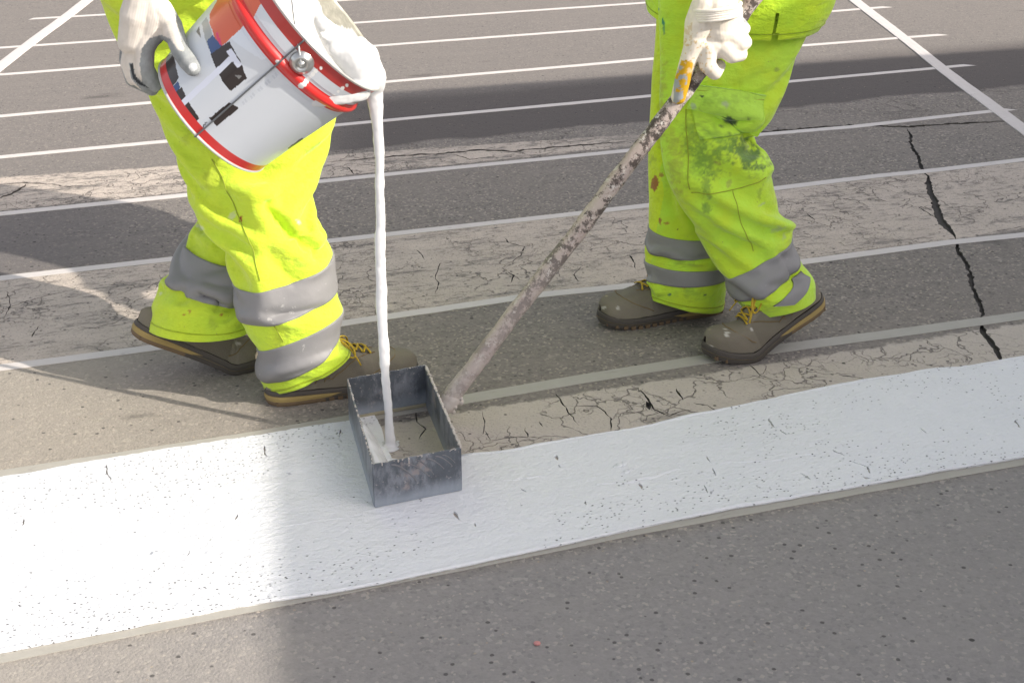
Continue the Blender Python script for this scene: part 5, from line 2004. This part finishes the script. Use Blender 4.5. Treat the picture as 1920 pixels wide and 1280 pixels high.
add_part('pocket_flap', pv, M['cloth'], trou2, lc(pv[0], (0.45, 0.72, 0.08)))
add_part('seam', legC.line([(1306, 167), (1345, 172), (1385, 179), (1428, 187)], 0.0011, 0.0095), M['seam'], trou2)
add_part('seam', legC.line([(1286, 205), (1289, 260), (1292, 300), (1294, 355)], 0.0012), M['seam'], trou2)
add_part('seam', legC.line([(1296, 360), (1340, 363), (1390, 352), (1436, 333)], 0.0012), M['seam'], trou2)
add_part('seam', legC.line([(1374, 355), (1384, 400), (1400, 440), (1412, 470)], 0.0010), M['seam'], trou2)
V, F = legD.band((9.78, 9.78), (9.82, 9.82), off=0.0012, n=3)
add_part('hem_seam', (V, F), M['cloth'], trou2, cols=np.tile((0.34, 0.44, 0.02), (len(V), 1)))

toeD = G(1122, 612)[:2]
dD = np.array([math.cos(R(200)), math.sin(R(200))])
make_shoe(w2, toeD - dD * 0.33 * 0.30, R(200), R(0), side=1, seed=7)
make_shoe(w2, G(1392, 662)[:2], R(205), R(22), side=-1, seed=11)

hip2 = np.array([0.57, 3.16, 0.86])
sho2 = np.array([0.60, 3.16, 1.40])
head2 = np.array([0.55, 3.15, 1.63])
YG = 2.765
wrist2 = P(1345, -25, YG)
parts, sn, sf, fc, sd_ = build_upper(w2, hip2, sho2, head2, wrist2, pole_c - pdv * 0.03, [0.60, 2.90, 1.08], [0.62, 3.30, 1.10], (math.cos(R(197)), math.sin(R(197)), 0), None, 5)
ank = [P(1470, 545, 3.08), P(1290, 560, 3.16)]
kne = [P(1350, 320, 3.03), P(1295, 330, 3.19)]
hps = [P(1395, 0, 3.09), P(1330, 0, 3.22)]
kne = [P(1335, 300, 3.03), P(1295, 330, 3.19)]
ank = [P(1455, 535, 3.02), P(1290, 555, 3.16)]
jr = [ring_w(sho2 + up * .09, fc * .055, -sd_ * .060), ring_w(sho2 + up * .05, fc * .10, -sd_ * .15), ring_w(sho2 - up * .02, fc * .135, -sd_ * .215), ring_w(sho2 * .75 + hip2 * .25, fc * .15, -sd_ * .20), ring_w(sho2 * .4 + hip2 * .6, fc * .16, -sd_ * .18)]
jl, jrr = P(1215, -70, 3.13), P(1560, -75, 3.13)
j2 = [((1215, -75), (1562, -75)), ((1220, 0), (1545, -5)), ((1224, 28), (1524, 22))]
for (l_, r_) in j2:
    a = (P(*r_, 3.12) - P(*l_, 3.12)) / 2
    c = (P(*r_, 3.12) + P(*l_, 3.12)) / 2
    sgn = -1 if (fc @ a) < 0 else 1
    jr.append(ring_w(c, a * sgn, (-sd_ if True else sd_) * .155 + up * (-0.03 if (-sd_)[1] < 0 else 0.03)))
body2, Tj = finish_upper(w2, parts, sn, sf, fc, sd_, head2, hip2, sho2, ank, kne, hps, None, None, 16, jr)
V, F = Tj.mesh()
pjx = proj(V)
notch = in_poly(pjx, [(1438, 90), (1452, 22), (1462, 24), (1460, 90)]) & (V[:, 1] < 3.1)
F = [f for f in F if not (notch[f[0]] and notch[f[2]])]
sl1 = limb_tube([sn, [0.60, 2.90, 1.08], wrist2 * .6 + np.array([0.60, 2.90, 1.08]) * .4], [.085, .066, .050], seed=13)
sl2 = limb_tube([sf, [0.62, 3.30, 1.10], (pole_c - pdv * .03) * .8 + np.array([0.62, 3.30, 1.10]) * .2], [.085, .066, .050], seed=15)
VF = merge([(V, F), sl1.mesh(), sl2.mesh()])
jk = add_part('jacket', VF, M['cloth'], w2, paint_cols(VF[0], np.array((0.60, 0.82, 0.03)), [(1243, 20, 3, 6, 0, (.02, .25, .16), .9, .3)], np.array((0.50, 0.78, 0.04)), 7))
Vb, Fb = Tj.band((6.55, 6.55), (6.60, 6.60), off=0.0018, n=3)
add_part('hem_seam', (Vb, Fb), M['cloth'], jk, cols=np.tile((0.30, 0.42, 0.02), (len(Vb), 1)))
Vb, Fb = Tj.band((3.6, 3.6), (4.0, 4.0), off=0.003)
add_part('reflective_band', (Vb, Fb), M['band'], jk)

# left hand of worker 2 round the pole
q = lambda x, y, dy=0.0: P(x, y, YG + dy)
pol = lambda x, y: P(x, y, 2.80)
ch = [
    ([q(1345, 14), q(1342, 24)], [.031, .033]),
    ([q(1338, 84, -.002), q(1374, 84, .0)], [.026, .022]),
    ([q(1350, 60, -.004), q(1382, 62, .004)], [.027, .020]),
    ([q(1322, 12), q(1312, 45), q(1304, 82)], [.028, .030, .024]),
    ([q(1358, 14), q(1352, 50), q(1345, 88)], [.029, .030, .024]),
    ([q(1372, 22, .006), q(1372, 55, .006), q(1366, 82, .006)], [.022, .022, .020]),
    ([q(1306, 80, -.006), q(1292, 108, -.012), q(1282, 142, -.012), q(1272, 182, -.006)], [.024, .0170, .0160, .0150]),        # thumb down the pole
    ([q(1328, 92, -.010), q(1326, 122, -.016), q(1340, 136, -.008), q(1348, 124, .014)], [.021, .0165, .0150, .0135]),      # index
    ([q(1356, 88, -.008), q(1372, 104, -.012), q(1388, 102, .002), q(1386, 88, .02)], [.020, .0160, .0145, .0130]),          # middle
    ([q(1368, 66, -.004), q(1388, 82, -.006), q(1397, 80, .010), q(1390, 66, .028)], [.019, .0150, .0140, .0125]),           # ring
    ([q(1374, 44, .002), q(1392, 58, .002), q(1396, 54, .016), q(1388, 42, .030)], [.017, .0130, .0120, .0110]),           # little
]
V, F = glove_hand(ch, 0.0021)
pj_ = proj(V)
C = np.tile(CREAM * np.array((1.05, 1.03, 1.0)), (len(V), 1))
YEL = np.array((0.62, 0.36, 0.02))
n1 = fbm2(pj_[:, 0] / 9, pj_[:, 1] / 9, 14)
n2 = fbm2(pj_[:, 0] / 5, pj_[:, 1] / 5, 24)
C *= (1 + 0.14 * n1[:, None])
skin_ = pj_[:, 1] < 8
thumb = in_poly(pj_, [(1262, 200), (1264, 150), (1278, 112), (1292, 122), (1286, 150), (1278, 200)]) | (in_poly(pj_, [(1284, 112), (1300, 118), (1290, 200), (1260, 200)]))
C[thumb] = GREY * 1.1
C[thumb & (n1 + (pj_[:, 0] - 1272) * 0.03 > 0.05)] = YEL
back_ = V[:, 1] > YG + 0.012
C[back_ & (pj_[:, 1] > 30) & ~thumb] = GREY * 1.2
C[back_ & in_poly(pj_, [(1338, 110), (1360, 110), (1360, 150), (1338, 150)])] = YEL
C[(n2 > 0.30) & (pj_[:, 0] < 1335) & (pj_[:, 1] > 55) & (pj_[:, 1] < 140)] = YEL * 0.6 + CREAM * 0.4
C[(n1 > 0.22) & (pj_[:, 0] < 1298) & (pj_[:, 1] > 40) & (pj_[:, 1] < 90)] = YEL * 0.35 + CREAM * 0.65
gl2 = add_part('glove', (V, F), M['glove'], w2, C)
# rolled knit cuff
cuff = []
for k in range(5):
    c = P(1343 - k * .5, 12 + k * 4.5, YG)
    pts = []
    for a in np.linspace(0, 2 * math.pi, 40):
        pts.append(c + np.array([.046 * math.cos(a), .040 * math.sin(a), 0.006 * math.cos(a)]))
    cuff.append(tube(pts, .0034 if k else .0045, 8, cap=False))
V, F = merge(cuff)
add_part('glove_cuff', (V, F), M['glove'], gl2, np.tile(CREAM * 1.12, (len(V), 1)))
# other hand on the pole top, above the frame
gf = pole_c - pdv * 0.05
cw = [([gf + np.array([.04, .05, .06]), gf + np.array([.01, .03, .02])], [.028, .032])]
for i in range(4):
    o_ = pdv * (-.03 + .02 * i)
    cw.append(([gf + o_ + ps_ * .0 + pt_ * .025, gf + o_ + ps_ * .024 + pt_ * .016, gf + o_ + ps_ * .026 - pt_ * .010, gf + o_ + ps_ * .004 - pt_ * .026], [.014, .0125, .012, .011]))
cw.append(([gf + pt_ * .026 + pdv * .03, gf - ps_ * .024 + pdv * .035, gf - ps_ * .018 - pt_ * .02 + pdv * .03], [.015, .013, .012]))
V, F = glove_hand(cw, 0.003)
add_part('glove', (V, F), M['glove'], w2, np.tile(CREAM, (len(V), 1)))

# ------------------------------------------------------------------ unseen cabin added outside the frame, its footprint shaped to shade the crossing
HC = 2.7
Lc = HC / math.tan(SUN_EL)
soff = np.array([sun_dir.x, sun_dir.y, 0]); soff /= np.linalg.norm(soff)
V1 = np.array([*G(430, 195)[:2], 0])
V1[:2] = np.array([-0.985, 5.20])
d1 = G(432, 1280) - G(432, 820); d1[2] = 0; d1 /= np.linalg.norm(d1)
d2 = G(1920, 100) - G(640, 190); d2[2] = 0; d2 /= np.linalg.norm(d2)
c0 = V1 + soff * Lc
cA, cB = c0, c0 + d1 * 6.5
cC, cD = c0 + d2 * 4.5 + d1 * 6.5, c0 + d2 * 4.5
cabin = thing('shade_caster_cabin', 'unseen pale grey cabin added out of frame to cast the shade over the road', 'cabin', (cA + cC) / 2 * np.array([1, 1, 0]))


def prism(poly, z0, z1):
    n = len(poly)
    V = [(*p[:2], z0) for p in poly] + [(*p[:2], z1) for p in poly]
    F = [tuple(range(n))[::-1], tuple(range(n, 2 * n))] + [(i, (i + 1) % n, (i + 1) % n + n, i + n) for i in range(n)]
    return np.array(V), F


cm_ = (cA + cB + cC + cD) / 4
V, F = prism([cm_ + (p - cm_) * 0.985 for p in (cA, cB, cC, cD)], 0.0, HC - 0.12)
add_part('cabin_wall', (V, F), M['cabin'], cabin, smooth=False)
V, F = prism([cA, cB, cC, cD], HC - 0.118, HC)
add_part('roof', (V, F), M['cabin_dark'], cabin, smooth=False)
for k in range(2):
    a = cA + d1 * (1.2 + 2.8 * k)
    nn_ = np.array([d1[1], -d1[0], 0]); nn_ = nn_ if nn_ @ (cm_ - cA) < 0 else -nn_
    wv = box(a + d1 * .5 + up * 1.6 + nn_ * (-0.03), [d1, nn_, up], (.5, .06, .4))
    wo_ = add_part('window', wv, M['cabin_dark'], cabin, smooth=False)
    wv = box(a + d1 * .5 + up * 1.6 + nn_ * 0.005, [d1, nn_, up], (.45, .035, .35))
    add_part('pane', wv, M['pane'], wo_, smooth=False)
print('objects', len(bpy.data.objects))
